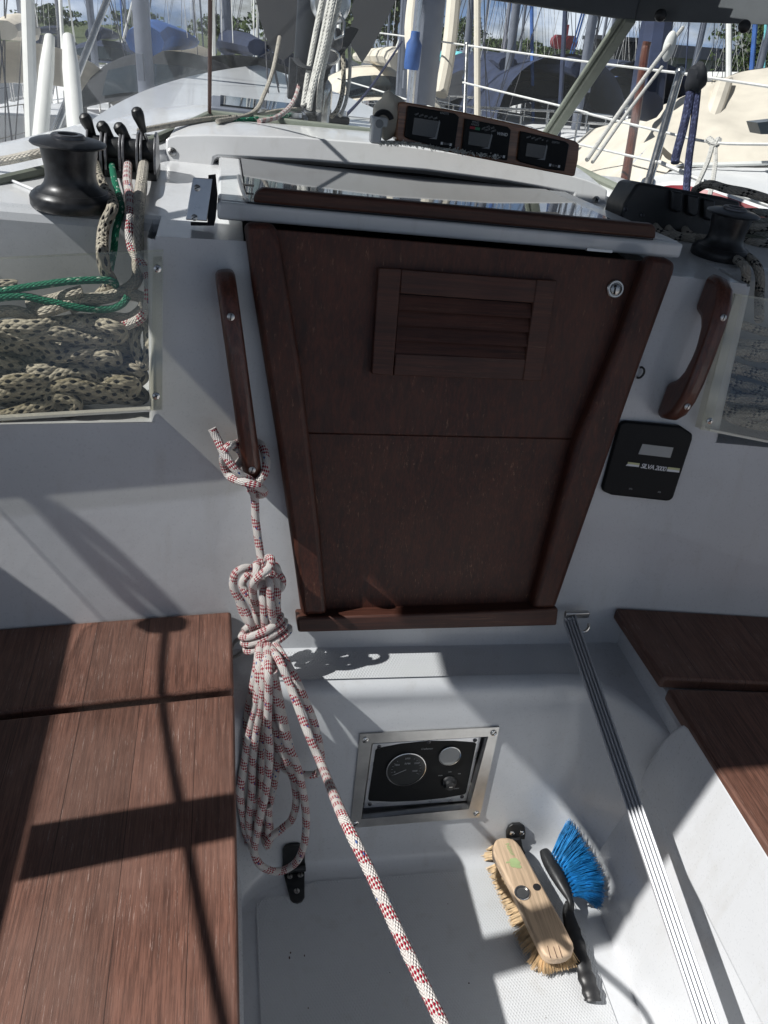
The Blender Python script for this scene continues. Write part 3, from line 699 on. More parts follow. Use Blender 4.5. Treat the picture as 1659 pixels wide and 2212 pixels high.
text('lettering', 'SPD', .004, BHR.at(1362, 1056, .0166), ex, ey, M['greyp'], ds)
text('lettering', 'RES', .004, BHR.at(1424, 1063, .0166), ex, ey, M['greyp'], ds)

# ================================================================ engine panel in the low wall
ep = thing('engine_panel', 'steel framed recessed engine gauge panel in the low white wall', 'gauge panel', WALL.at(920, 1790, 0))
outer = [(778, 1589), (784, 1585), (1066, 1571), (1077, 1574), (1080, 1582), (1040, 1757), (1036, 1764), (1027, 1767), (768, 1789), (757, 1785), (755, 1776), (773, 1594)]
inner = [(803, 1607), (1053, 1591), (1056, 1595), (1015, 1745), (1012, 1749), (782, 1771), (779, 1768), (799, 1611)]
# ring: bridge two outlines of equal count
def ring(o_px, i_px, pl, top, th, n=48):
    def res(px):
        P = [np.array(p, float) for p in px]; P.append(P[0]); d = [0]
        for a, b in zip(P[:-1], P[1:]): d.append(d[-1]+np.linalg.norm(b-a))
        out_ = []
        for t in np.linspace(0, d[-1], n, endpoint=False):
            i = max(k for k in range(len(d)) if d[k] <= t+1e-9); i = min(i, len(P)-2); f_ = (t-d[i])/max(d[i+1]-d[i], 1e-9); out_.append(P[i]*(1-f_)+P[i+1]*f_)
        return out_
    return res(o_px), res(i_px)
def ring_c(c_o, c_i, pl, top, th, lip):
    """frame of four corners outside and four inside, each side cut into steps; lip is how deep the inner edge folds in"""
    mb = MB(); N = 4
    O_ = [pl.at(u, v, top) for u, v in c_o]; I_ = [pl.at(u, v, top) for u, v in c_i]; Ob = [p-pl.n*th for p in O_]; Il = [p-pl.n*lip for p in I_]
    for i in range(N):
        j = (i+1) % N; mb.quad(O_[i], O_[j], I_[j], I_[i]); mb.quad(Ob[i], Ob[j], O_[j], O_[i]); mb.quad(I_[i], I_[j], Il[j], Il[i])
    return mb
mb = MB(); mb.slab(outer, WALL, .003, .003)
c_o = [(777, 1587), (1078, 1571), (1034, 1766), (756, 1789)]; c_i = [(803, 1606), (1055, 1591), (1013, 1748), (780, 1770)]
# the recess: a real box sunk in the wall, its mouth framed by the steel
mb = ring_c([(778, 1586), (1079, 1571), (1036, 1766), (756, 1789)], c_i, WALL, .0035, .004, .030)
fr = build('steel_frame', mb, M['brs'], ep, smooth=False)
for u, v in ((789, 1598), (1066, 1583), (1029, 1757), (768, 1779)): screw(fr, WALL.at(u, v, .0036), WALL.n, .0062, M['ss'], False, rot=.8)
back = [(805, 1607), (1040, 1592), (1008, 1730), (785, 1746)]
def Bk(u, v, o=0): return WALL.at(u, v, -.022+o)
mb = MB(); mb.prism([Bk(u, v) for u, v in [(797, 1600), (1060, 1585), (1018, 1755), (776, 1775)]], -WALL.n*.002); build('recess_back', mb, M['dkm'], ep)
mb = MB(); mb.slab(back, WALL, -.016, .005); pn = build('panel_plate', mb, M['alu'], ep, bevel=.001)
face = [(811, 1621), (815, 1617), (866, 1607), (924, 1601), (980, 1601), (1025, 1604), (1029, 1607), (1007, 1712), (1003, 1716), (960, 1724), (900, 1730), (850, 1732), (798, 1730), (795, 1726)]
mb = MB(); mb.slab(face, WALL, -.0152, .0006); fc = build('panel_face', mb, M['ins'], ep)
def ringcirc(c, n, r, w, h): 
    mb = MB(); mb.lathe(c, n, [(r-w, h*.2), (r-w, h), (r, h*.8), (r, 0)], 40); mb.f = [f for f in mb.f if len(f) == 4]; mb.uv = [[(0, 0)]*4 for _ in mb.f]; mb.mi = [0]*len(mb.f); return mb
WX = np.array([1., 0, 0]); WU = nrm((0, .166, 1))
for (u, v), r in (((877, 1661), .0372), ((971, 1632), .0205)):
    c = WALL.at(u, v, -.0146); g = build('gauge', (lambda b: b.cyl(c, WALL.n, r, .0015, 36))(MB()), M['lcdd'] if r > .03 else M['lcd'], ep)
    build('bezel', ringcirc(c, WALL.n, r+.0012, .0016, .003), M['ss'], g)
    if r > .03:
        ang = math.radians(205)
        mb = MB(); mb.prism([c+WALL.n*.0022+(WX*math.cos(a)+WU*math.sin(a))*q for a, q in ((ang-.03, .024), (ang+.03, .024), (ang+math.pi/2, .0008), (ang-math.pi/2, .0008))], WALL.n*.0002); build('needle', mb, M['greyp'], g)
        mb = MB()
        for k in range(17):
            a = math.radians(205-230*k/16); l = .0055 if k % 4 == 0 else .003
            if 5 < k < 10: continue
            p = c+WALL.n*.0019+(WX*math.cos(a)+WU*math.sin(a))*(.029-l/2); mb.box(p, (l, .0005, .0002), (WX*math.cos(a)+WU*math.sin(a), WU*math.cos(a)-WX*math.sin(a), WALL.n))
        build('scale_marks', mb, M['greyp'], g)
        for s_, dx, dy in (('RPM', .001, .014), ('1000', -.019, .012), ('2000', 0, .026), ('3000', .019, .014), ('4000', .017, -.004), ('0', -.022, -.004)):
            text('lettering', s_, .006 if s_ == 'RPM' else .0052, c+WALL.n*.0016+WX*dx+WU*dy, WX, WU, M['greyp'], g)
text('lettering', 'Craftsman', .0055, WALL.at(922, 1617, -.0152), WX, WU, M['greyp'], fc, shear=.3)
c = WALL.at(970, 1690, -.0145); mb = MB(); mb.lathe(c, WALL.n, [(.0150, 0), (.0140, .004), (.0105, .006), (.0095, .012), (.002, .013)], 24); kb = build('key_switch', mb, M['blk'], ep)
mb = MB(); mb.box(c+WALL.n*.0135, (.006, .0018, .001), (WX, WU, WALL.n)); build('key_slot', mb, M['brs'], kb)
for s_, u, v in (('STOP', 951, 1675), ('ON', 972, 1667), ('ON', 992, 1671), ('START', 986, 1703)): text('lettering', s_, .0036, WALL.at(u, v, -.0151), WX, WU, M['greyp'], fc)
for u, v in ((819, 1613), (1026, 1599), (998, 1721), (799, 1737), (926, 1603)): screw(pn, WALL.at(u, v, -.0158), WALL.n, .004, M['dkm'], True)

# ================================================================ hinges of the low locker
h1 = thing('strap_hinge', 'black strap hinge under the rope coil at the foot of the low wall', 'hinge', atZ(640, 1880, -1.42), 'black hinges at the foot of the low wall')
FZ = Plane((0, 0, -1.42), (0, 0, 1))
mb = MB(); mb.slab([(613, 1888), (658, 1880), (658, 1938), (652, 1948), (642, 1951), (633, 1949), (627, 1942)], FZ, .005, .005); lo_ = build('floor_leaf', mb, M['blk'], h1, bevel=.0015)
mb = MB(); mb.slab([(611, 1872), (611, 1838), (616, 1829), (628, 1825), (645, 1824), (655, 1829), (659, 1838), (659, 1870)], WALL, .007, .006); build('wall_leaf', mb, M['blk'], h1, bevel=.0015)
a_, b_ = WALL.at(610, 1879, .010), WALL.at(660, 1873, .010); mb = MB(); mb.tube([a_, b_], .008, 14); build('knuckle', mb, M['blk'], h1)
for u, v in ((626, 1893), (649, 1890), (641, 1925)): screw(h1, FZ.at(u, v, .0052), (0, 0, 1), .0055, M['brs'], rot=.1)
h2 = thing('strap_hinge', 'small black hinge behind the tan scrubbing brush', 'hinge', atZ(1118, 1838, -1.42), 'black hinges at the foot of the low wall')
mb = MB(); mb.slab([(1094, 1812), (1094, 1798), (1099, 1787), (1108, 1781), (1124, 1780), (1134, 1786), (1136, 1800), (1134, 1814)], WALL, .007, .006); build('wall_leaf', mb, M['blk'], h2, bevel=.0015)
mb = MB(); mb.slab([(1106, 1814), (1126, 1812), (1130, 1832), (1136, 1846), (1122, 1850), (1108, 1840)], WALL, .012, .012); build('knuckle', mb, M['blk'], h2, bevel=.002)
for u, v in ((1106, 1800), (1127, 1799)): screw(h2, WALL.at(u, v, .0075), WALL.n, .0055, M['ss'], True)

# ================================================================ ribbed track leaning beside the starboard seat
A = BH.at(1230, 1335, .03); dA = depth(A); w1 = dA*33/46
Bp = D(1528, 2205, w1*.985)
E_ = Bp+(Bp-A)*.35
ax = nrm(E_-A); toc = nrm(-(A+E_)/2); up_ = nrm(toc-ax*(toc@ax)); sd_ = np.cross(ax, up_)
tk = thing('aluminium_track', 'long ribbed aluminium track sloping down beside the right hand seat', 'track', E_)
mb = MB(); W_ = dA*33/FPX*.96
prof = []
nr = 5
for k in range(nr):
    xa = -W_/2+W_*k/nr; xb = xa+W_/nr
    prof += [(xa+.0004, -.005), (xa+.0009, .003), (xb-.0022, .003), (xb-.0018, -.005)]
prof = [(-W_/2, -.010)]+prof+[(W_/2, -.010)]
P0 = [A+sd_*a+up_*b for a, b in prof]; mb.prism(P0, E_-A); build('rail', mb, M['bar'], tk, smooth=False)
mb = MB(); mb.box(A+np.array([.016, .006, .004]), (.050, .010, .014)); br_ = build('end_bracket', mb, M['brs'], tk, bevel=.003)
c = A+np.array([.022, -.010, -.004]); mb = MB(); mb.tube([c+np.array([.014*math.cos(t), -.002-.012*math.sin(t), -.010*math.sin(t)]) for t in np.linspace(0, math.pi, 12)], .0032, 8); build('shackle', mb, M['ss'], tk)

# clip on the bulkhead edge and little screws
for u, v, pl in ((1279, 1098, BHR),): 
    t = thing('bulkhead_screw', 'lone slotted screw in the bulkhead below the black display box', 'screw', pl.at(u, v, 0)); screw(t, pl.at(u, v, 0), pl.n, .006, M['brs'], name='head', rot=.9)
mb = MB(); c = BH.at(1380, 803, .004); mb.tube([c+np.array([.008*math.cos(t), -.004, .010*math.sin(t)]) for t in np.linspace(-1.9, 1.9, 12)], .002, 6)
solo('wire_clip', mb, M['blk'], 'tiny black open ring clip beside the right trim post', 'clip')
M['cheek'] = simple('lightened_clutch_plate', (.20, .20, .21), .35, .7, .4, 90, .05)  # plate colour raised to stand for the lit edges of the cheeks
# ================================================================ sprayhood / windscreen
def proj(p):
    p = np.array(p); c = p@ROT; return 829.5+c[0]/c[2]*FPX, 1106+c[1]/c[2]*FPX
SB = np.array((.828, 2.25, -.285)); SDr = np.array((-.012, -1.186, 1.0))
tt = min(np.linspace(.1, .6, 200), key=lambda t: abs(proj(SB+SDr*t)[1]-44)); ST = SB+SDr*tt
mir = lambda p: np.array((.8-p[0], p[1], p[2]))
TOPR = [ST, np.array((1.12, 1.60, ST[2]+.035)), np.array((1.436, 1.22, .10)), np.array((1.46, .95, .115)), np.array((1.45, .655, .12))]
BOTR = [SB, mir(WBL[1])+[0, 0, .006], mir(WBL[2])+[0, 0, .006], mir(WBL[3])+[0, 0, .004], mir(WBL[4]), mir(WBL[5]), mir(WBL[6])]
def resamp(P, n):
    P = [np.array(p, float) for p in P]; d = [0]
    for a, b in zip(P[:-1], P[1:]): d.append(d[-1]+np.linalg.norm(b-a))
    return [np.array([np.interp(t, d, [p[k] for p in P]) for k in range(3)]) for t in np.linspace(0, d[-1], n)]
hd = thing('sprayhood', 'grey sprayhood frame with clear windows arching over the companionway', 'sprayhood', (.4, 1.4, -.45))
NS = 25
for side in (0, 1):
    m_ = (lambda p: p) if side else mir
    T_ = [m_(p) for p in resamp(TOPR, NS)]; B_ = [m_(p) for p in resamp(BOTR, NS)]
    mb = MB(); N = 8
    def side_pt(a, b):
        i = a*(NS-1); k = min(int(i), NS-2); t = T_[k]*(1-(i-k))+T_[k+1]*(i-k); q = B_[k]*(1-(i-k))+B_[k+1]*(i-k)
        return q*(1-b)+t*b+np.array([(1 if side else -1)*.012*math.sin(math.pi*b)*math.sin(a*9), 0, 0])
    mb.grid(lambda a, b: side_pt(a*.957, b), 40, N); build('side_window', mb, M['vinR' if side else 'vinL'], hd)
    # hem band at the aft edge and along the bottom
    mb = MB(); mb.grid(lambda a, b: side_pt(.957+.043*a, b), 4, N); mb.grid(lambda a, b: side_pt(a, b*.006), 40, 1)
    build('canvas_hem', mb, M['hood'], hd)
    mb = MB(); mb.tube([p+np.array([0, 0, .006]) for p in B_[:14]], .010, 8); build('base_seal', mb, M['rub'] if side else M['rub'], hd)
    # corner post
    P0_, P1_ = m_(SB), m_(ST)
    if side:
        axp = nrm(P1_-P0_); sx_ = nrm(np.cross(axp, (0, 1, 0))); sy_ = np.cross(sx_, axp)
        mb = MB(); mb.box((P0_+P1_)/2, (.026, .020, np.linalg.norm(P1_-P0_)+.02), (sx_, sy_, axp)); mb.box((P0_+P1_)/2+sx_*.020, (.010, .012, np.linalg.norm(P1_-P0_)+.02), (sx_, sy_, axp)); build('corner_post', mb, M['rub'], hd, bevel=.004)
    else:
        mb = MB(); mb.tube([P0_, P1_+(P1_-P0_)*.05], .0045, 8); build('corner_seam', mb, M['brn'], hd)
    # top rail
    TR = T_[:NS]; RH = .085 if side else .030
    mb = MB()
    for a, b in zip(TR[:-1], TR[1:]):
        o = np.array((.4, 1.2, 0)); nn = (a+b)/2-o; nn[2] = 0; nn = nrm(nn); d = .012
        for q0, q1 in (((0, 0), (d, 0)), ((d, 0), (d, RH)), ((d, RH), (0, RH)), ((0, RH), (0, 0))):
            mb.quad(a+nn*q0[0]+[0, 0, q0[1]], b+nn*q0[0]+[0, 0, q0[1]], b+nn*q1[0]+[0, 0, q1[1]], a+nn*q1[0]+[0, 0, q1[1]])
    build('side_rail', mb, M['hood'], hd, angle=60)
mb = MB(); a, b = mir(ST), ST
mb.b2((a[0]-.01, a[1]-.012, a[2]), (b[0]+.012, b[1]+.014, a[2]+.085)); build('front_rail', mb, M['hood'], hd, bevel=.006)
mb = MB(); mb.grid(lambda a, b: (mir(SB)*(1-a)+SB*a)*(1-b)+(mir(ST)*(1-a)+ST*a)*b, 6, 6); build('front_window', mb, M['vinC'], hd)
mb = MB(); mb.tube([mir(SB)+[-.004, 0, .006], SB+[.004, 0, .006]], .011, 8); build('base_seal', mb, M['rub'], hd)
TL_ = [mir(p) for p in resamp(TOPR, NS)]; TR_ = resamp(TOPR, NS)
mb = MB()
def roof(a, b):
    i = b*(NS-1); k = min(int(i), NS-2); l = TL_[k]*(1-(i-k))+TL_[k+1]*(i-k); r = TR_[k]*(1-(i-k))+TR_[k+1]*(i-k)
    return l*(1-a)+r*a+np.array([0, 0, .028+.056*min(1, a*2)+(.05+.16*b)*math.sin(math.pi*a)**.6])
mb.grid(roof, 60, 48); V_ = np.array(mb.v); fa, fb_ = [], []
for f in mb.f:
    c = V_[list(f)].mean(0); (fb_ if (c[1] > 1.375 and abs(c[0]-.4) > .475) else fa).append(f)
m2 = MB(); m2.add(mb.v, fa); build('roof_canvas', m2, M['hood'], hd, angle=80)
m2 = MB(); m2.add(mb.v, fb_); build('added_roof_opening', m2, M['vinC'], hd, angle=80)  # unseen clear part of the roof, added to let sun onto the deck
for u, v in ((1427, 33), (1608, 57)):
    i = min(range(NS), key=lambda k: abs(proj(TR_[k])[0]-u)); p = TR_[i]; c = D(u, v, depth(p)*.985)
    mb = MB(); mb.lathe(c, nrm(-c), [(.012, 0), (.011, .005), (.007, .008), (.001, .009)], 14); build('snap_button', mb, M['blk'], hd)

# ================================================================ winches
def winch(pt, top_pt_h, label, s=1.0):
    t = thing('winch', label, 'winch', pt, 'black sheet winches on the side decks')
    p = lambda L: [(r*s, h*s*.90) for r, h in L]
    mb = MB(); mb.lathe(pt, (0, 0, 1), p([(.066, 0), (.068, .004), (.068, .018), (.065, .024), (.058, .030)]), 48); build('base_ring', mb, M['ano'], t)
    mb = MB(); mb.lathe(pt, (0, 0, 1), p([(.058, .029), (.050, .034), (.044, .042), (.041, .052), (.0405, .064), (.042, .078), (.0445, .094), (.0455, .106), (.0455, .108)]), 48); build('drum', mb, M['ano'], t)
    mb = MB(); mb.lathe(pt, (0, 0, 1), p([(.0455, .1075), (.058, .109), (.0605, .1115), (.0595, .114), (.050, .118), (.032, .121), (.030, .1215)]), 48); build('top_flange', mb, M['ano'], t)
    mb = MB(); mb.lathe(pt, (0, 0, 1), p([(.027, .1213), (.0265, .126), (.024, .128), (.016, .128), (.0155, .120), (.0, .120)]), 32); build('socket_cap', mb, M['dkm'], t)
    return t
wp = atZ(158, 447, ZT-.001); k_w = depth(wp)*86/FPX/.068
winch(wp, 0, 'black winch on the sunlit side deck left of the rope clutches', k_w)
wq = np.array((.8-wp[0], wp[1], wp[2]))
wq2 = atZ(1553, 556, ZT-.001)
winch(wq2, 0, 'black winch in shade beside the big black clutch block', k_w*.87)

# ================================================================ rope clutches, port: four side by side
CLB = Plane((0, 1.53, ZT), (0, -1, 0))
pivots = [(205, 345, 185, 258), (245, 345, 222, 275), (282, 345, 259, 278), (320, 345, 297, 245)]
names = ['rope clutch nearest the winch, holding the black-flecked rope', 'rope clutch holding the green rope', 'rope clutch holding the red and white rope', 'rope clutch with the tallest lever, holding the thick cream rope']
cy0 = atZ(290, 388, ZT)[1]
for (u, v, ku, kv), nm in zip(pivots, names):
    c = atY(u, 388, cy0); c[2] = ZT; t = thing('rope_clutch', nm, 'rope clutch', c, 'rope clutches left of the hatch')
    x = c[0]; W2 = depth(c)*19/FPX*.95
    mb = MB(); mb.b2((x-W2, cy0, ZT), (x+W2, cy0+.115, ZT+.014)); build('base_plate', mb, M['blk'], t, bevel=.002)
    for sg in (-1, 1):
        xa = x+sg*W2*.80; mb = MB(); pr = [(0, .012), (-.002, .04), (.008, .060), (.03, .076), (.06, .078), (.095, .065), (.112, .03), (.112, .012)]
        mb.prism([(xa-.0022, cy0+a, ZT+b) for a, b in pr], (.0044, 0, 0)); build('cheek_plate', mb, M['cheek'], t, bevel=.0008)
    mb = MB(); mb.lathe((x-W2*.72, cy0+.035, ZT+.045), (1, 0, 0), [(.020, 0), (.021, .002), (.021, W2*1.42), (.020, W2*1.44)], 20); mb.b2((x-W2*.7, cy0+.02, ZT+.012), (x+W2*.7, cy0+.10, ZT+.032)); build('cam', mb, M['blk'], t)
    kp = atY(ku, kv, cy0+.035); pv = np.array([x, cy0+.045, ZT+.052]); dr = nrm(kp-pv); Lk = np.linalg.norm(kp-pv)
    mb = MB(); mb.tube([pv, pv+dr*(Lk-.02)], [.0055, .0045], 10, flat=.7); lv = build('lever', mb, M['ss'], t)
    mb = MB(); mb.lathe(pv+dr*(Lk-.034), dr, [(.0055, 0), (.0062, .004), (.0085, .018), (.0108, .028), (.0112, .034), (.0095, .041), (.005, .0445), (.0005, .0455)], 20); build('knob', mb, M['blk'], lv)
# starboard bank: one big black block, in shade
cb = thing('clutch_block', 'large shaded black block of rope clutches right of the hatch', 'rope clutch', atZ(1420, 505, ZT))
PC = Plane(atZ(1420, 505, ZT), (-.05, -1, .12))
mb = MB(); px = [(1342, 470), (1349, 440), (1374, 400), (1382, 394), (1394, 395), (1560, 425), (1600, 436), (1596, 500), (1520, 540), (1462, 516), (1400, 498), (1345, 484)]
mb.slab(px, PC, .0, .10); build('body', mb, M['blk'], cb, bevel=.006, seg=3)
for k in range(3):
    u = 1466+35*k; mb = MB(); px = [(u-14, 411+9*k), (u+10, 415+9*k), (u+8, 455+9*k), (u-2, 460+9*k), (u-16, 452+9*k)]
    mb.slab(px, PC, .014, .02); build('lever', mb, M['ano'], cb, bevel=.004, seg=3)
for u, v in ((1387, 465), (1351, 452)): screw(cb, PC.at(u, v, .001), PC.n, .005, M['dkm'], True)
for k, (u, v, mk) in enumerate(((1412, 486, 'rblk2'), (1440, 490, 'rcrm'), (1476, 492, 'rblk2'))):
    a = PC.at(u, v, -.01); b = PC.at(u+18, v+18, .03); c = PC.at(u+52, v+52, .05); c[2] = max(c[2], ZT+.01)
    mb = MB(); mb.tube(spline([a, b, c], 6), .0085, 10); solo('rope_tail', mb, M[mk], ['short rope end with black tracer coming out of the big clutch block, leftmost', 'plain pale rope end coming out of the middle of the big clutch block', 'short rope end of the big clutch block nearest the shaded winch'][k], 'rope', 'ropes leaving the big clutch block')

# ================================================================ instruments on the hatch garage
IP = Plane((0, 1.80, -.25), (0, -1, .10))
ip = thing('instrument_board', 'slanting wooden board with three black instrument displays', 'instrument panel', IP.at(1050, 380, 0))
px = [(862, 224), (866, 220), (874, 220), (1000, 242), (1130, 271), (1244, 305), (1252, 312), (1249, 345), (1242, 380), (1236, 381), (1150, 364), (1000, 335), (868, 309), (858, 303), (856, 296)]
mb = MB(); mb.slab(px, IP, 0, .05); build('board', mb, M['inst'], ip, bevel=.004, seg=3)
dq = [[(883, 229), (987, 247), (980, 320), (877, 299)], [(1003, 255), (1103, 277), (1095, 345), (997, 325)], [(1117, 283), (1240, 309), (1228, 371), (1110, 350)]]
dq[0] = [(882, 228), (983, 245), (992, 253), (982, 322), (940, 316), (885, 301), (874, 295)]
dq[1] = [(1006, 256), (1097, 274), (1104, 281), (1096, 347), (1057, 340), (1003, 327), (999, 322)]
dq[2] = [(1126, 283), (1222, 306), (1230, 312), (1220, 370), (1180, 365), (1124, 350), (1119, 345)]
lc = [[(895, 254), (948, 262), (940, 298), (890, 290)], [(1014, 284), (1061, 291), (1054, 319), (1011, 312)], [(1139, 309), (1180, 315), (1174, 343), (1135, 337)]]
for k in range(3):
    mb = MB(); mb.slab(dq[k], IP, .010, .012); dd = build('display', mb, M['ins'], ip, bevel=.002)
    l = lc[k]; mb = MB(); mb.slab(l, IP, .0108, .001); build('screen', mb, M['lcdd'], dd)
    r = l[1], l[2]; mb = MB(); mb.slab([(r[0][0]+1, r[0][1]-3), (r[0][0]+3, r[0][1]+2), (r[1][0]+3, r[1][1]+3), (r[1][0]-14, r[1][1]+1), (r[1][0]+0, r[1][1]-1)], IP, .0112, .0005); build('painted_bevel_glint', mb, M['greyp'], dd, smooth=False)  # reflection along the screen edge, laid on as a flat grey sliver
    eX = nrm(IP.at(l[1][0], l[1][1])-IP.at(*l[0])); eY = np.cross(IP.n, eX)
    bx, by = (l[1][0]+30, l[2][1]+6) if k < 2 else (l[1][0]+28, l[2][1]+10)
    bx, by = [(964, 311), (1079, 337), (1198, 358)][k]
    text('lettering', 'SILVA', .0052, IP.at(bx, by, .0105), eX, eY, M['greyp'], dd)
    for sg in (-1, 1): mb = MB(); mb.box(IP.at(bx+sg*9.5, by+sg*1.5, .0108), (.0045, .0052, .0006), (eX, eY, IP.n)); build('logo_square', mb, M['white'], dd)
    if k == 1:
        text('lettering', 'WIND', .0085, IP.at(1085, 290, .0105), eX, eY, M['white'], dd)
        text('lettering', 'WIND', .0055, IP.at(1027, 264, .0105), eX, eY, M['greyp'], dd)
        text('lettering', 'ANGLE', .0055, IP.at(1026, 269.5, .0105), eX, eY, M['greyp'], dd)
        for q, mk in ((1021, 'redp'), (1031, 'grnp')): mb = MB(); mb.box(IP.at(q, 276+(q-1021)*.2, .0108), (.0115, .005, .0005), (eX, eY, IP.n)); build('sector_mark', mb, M[mk], dd)
        eR = nrm(eX+eY*.45); eRy = np.cross(IP.n, eR)
        for s_, u, v in (('APP WS', 1049, 276), ('TRUE WS', 1057, 279), ('VMG', 1066, 283)): text('lettering', s_, .0052, IP.at(u, v, .0105), eR, eRy, M['greyp'], dd)
    else:
        text('lettering', 'KNOTS' if k == 0 else 'DEPTH', .0055, IP.at((960, 0, 1200)[k], (245, 0, 308)[k], .0105), eX, eY, M['greyp'], dd)
        eR = nrm(eX+eY*.45); eRy = np.cross(IP.n, eR)
        for i, s_ in enumerate((('TRIP', 'LOG', 'SEA', 'AVG', 'TIME'), (), ('MAX', 'MIN', 'DEPTH', 'M', 'FT'))[k]): text('lettering', s_, .0045, IP.at((900, 0, 1142)[k]+10*i, (247, 0, 296)[k]+2.2*i, .0105), eR, eRy, M['greyp'], dd)
# bundle left of the board: knitted cloth, white block with a black hoop
cp = IP.at(838, 300, -.02)
mb = MB()
def lump(c, r, q, sd=3):
    rr = random.Random(sd); b = MB(); b.ball(c, r, 12, q); b.v = [tuple(np.array(c)+(np.array(p)-c)*(1+.10*math.sin(p[0]*160+p[2]*90)+.07*rr.random())) for p in b.v]; return b
solo('knitted_cover', lump(IP.at(843, 250, -.035), .045, (.75, .6, .95)), m_rope('knitted_cloth', (.66, .62, .53), (.5, .46, .38), 'sparse', .02, strands=8) if False else M['beige'], 'crumpled beige knitted cloth behind the left end of the instrument board', 'cloth')
t = thing('deck_light', 'small white fitting with a black hoop left of the instrument board', 'fitting', IP.at(815, 306, 0))
mb = MB(); mb.box(IP.at(812, 283, .0), (.022, .03, .045)); mb.box(IP.at(818, 262, .0), (.034, .03, .018)); build('bracket', mb, M['gelg'], t, bevel=.004)
mb = MB(); mb.tube([IP.at(828+18*math.cos(a), 262-20*math.sin(a), .005) for a in np.linspace(.2, 2.9, 12)], .0055, 8); build('hoop', mb, M['blk'], t)
mb = MB(); mb.cyl(IP.at(819, 267, .015), IP.n, .008, .006, 16); build('knob', mb, M['greyp'], t)
mb = MB()
rr = random.Random(5)
for k in range(520):     # frayed edge of the pad under the board
    s_ = rr.random(); u = 815+s_*265; v = np.interp(u, [815, 880, 960, 1080], [308, 309, 321, 338])+rr.uniform(-1.5, 2.5)
    p = IP.at(u, v, -.005+rr.random()*.02); d = nrm((rr.uniform(-1, 1), -1+rr.uniform(-.5, .5), rr.uniform(-.9, .7))); mb.tube([p, p+d*rr.uniform(.004, .011)], [.0011, .0006], 4, cap=False)
mb.slab([(820, 306), (880, 306), (1080, 336), (1080, 340), (880, 313), (822, 311)], IP, .0, .05)
solo('frayed_pad', mb, M['fend'], 'white frayed pad squeezed under the instrument board', 'pad')

# ================================================================ acrylic fronts of the rope bins
for side, lab in ((0, 'clear acrylic plate screwed over the left rope bin'), (1, 'clear acrylic plate over the shaded right rope bin')):
    pl = BHR if side else BHL
    if not side: px = [(-420, 575), (353, 539), (351, 886), (-420, 940)]; sp_ = [(332, 556), (351, 555), (349, 884), (325, 886)]; sc_ = [(340, 580), (337, 855)]; bt = [(-420, 928), (326, 884), (326, 889), (-420, 934)]
    else: px = [(1588, 634), (1950, 690), (1950, 1015), (1514, 928)]; sp_ = [(1588, 634), (1604, 640), (1534, 931), (1514, 928)]; sc_ = [(1533, 909)]; bt = [(1534, 927), (1950, 1010), (1950, 1015), (1534, 932)]
    t = thing('rope_bin_cover', lab, 'cover plate', pl.at(px[3][0] if side else 340, 900, 0), 'acrylic covers of the rope bins')
    mb = MB(); mb.slab(px, pl, .030, .005); build('acrylic_sheet', mb, M['acr'], t, smooth=False)
    mb = MB(); mb.slab(px[:2]+[(px[1][0], px[1][1]+5), (px[0][0], px[0][1]+5)], pl, .0305, .004); build('polished_edge', mb, M['acr'], t, smooth=False)
    mb = MB(); mb.slab(sp_, pl, .0245, .0245); build('spacer_strip', mb, M['acr'], t, smooth=False)
    mb = MB(); mb.slab(bt, pl, .0245, .022); build('bottom_strip', mb, M['gelg'], t, smooth=False)
    for u, v in sc_: screw(t, pl.at(u, v, .0305), pl.n, .0058, M['ss'], True)

# ================================================================ ropes over the port side deck and in the bin
BI = Plane(BHL.p0, BHL.n)
def bin_p(u, v, back=.04): return BHL.at(u, v, -back)
def rope(name, pts, r, mk, label, group=None, k=7, n=10, cat='rope'):
    mb = MB(); mb.tube(spline(pts, k), r, n); return solo(name, mb, M[mk], label, cat, group)
def deckp(u, v, h=.010):
    p = atZ(u, v, ZT+h); return p
ex_y = cy0-.005
G1 = 'ropes leading from the clutches into the left bin'
rope('rope', [atY(201, 350, cy0+.05), atY(205, 357, cy0-.005), deckp(213, 385, .028), deckp(226, 410, .018), deckp(241, 432, .012), deckp(242, 452, .013), atY(226, 486, PKY-.012), atY(221, 520, PKY-.035), bin_p(222, 552, .03), bin_p(228, 585, .03), bin_p(240, 610, .05), bin_p(215, 640, .07)], .0095, 'rblk', 'thick black-flecked rope curving past the left winch down into the bin', G1)
rope('rope', [atY(241, 350, cy0+.05), atY(242, 360, cy0-.005), deckp(247, 388, .022), deckp(256, 420, .010), deckp(262, 450, .008), atY(250, 500, PKY-.010), atY(246, 540, PKY-.03), bin_p(240, 570, .055), bin_p(236, 600, .05), bin_p(250, 615, .035), bin_p(236, 606, .022), bin_p(160, 607, .015), bin_p(60, 620, .02), bin_p(-60, 640, .03)], .0056, 'rgrn', 'green rope from its clutch across the top of the heap in the left bin', G1)
rope('rope', [atY(275, 350, cy0+.05), atY(276, 358, cy0-.005), deckp(275, 390, .022), deckp(280, 420, .012), deckp(282, 448, .010), atY(280, 490, PKY-.010), atY(287, 540, PKY-.03), bin_p(318, 590, .05), bin_p(322, 625, .02), bin_p(318, 665, .015), bin_p(300, 690, .015), bin_p(262, 705, .02), bin_p(235, 700, .03)], .0078, 'rred', 'white rope with red tracer falling along the right end of the left bin', G1)
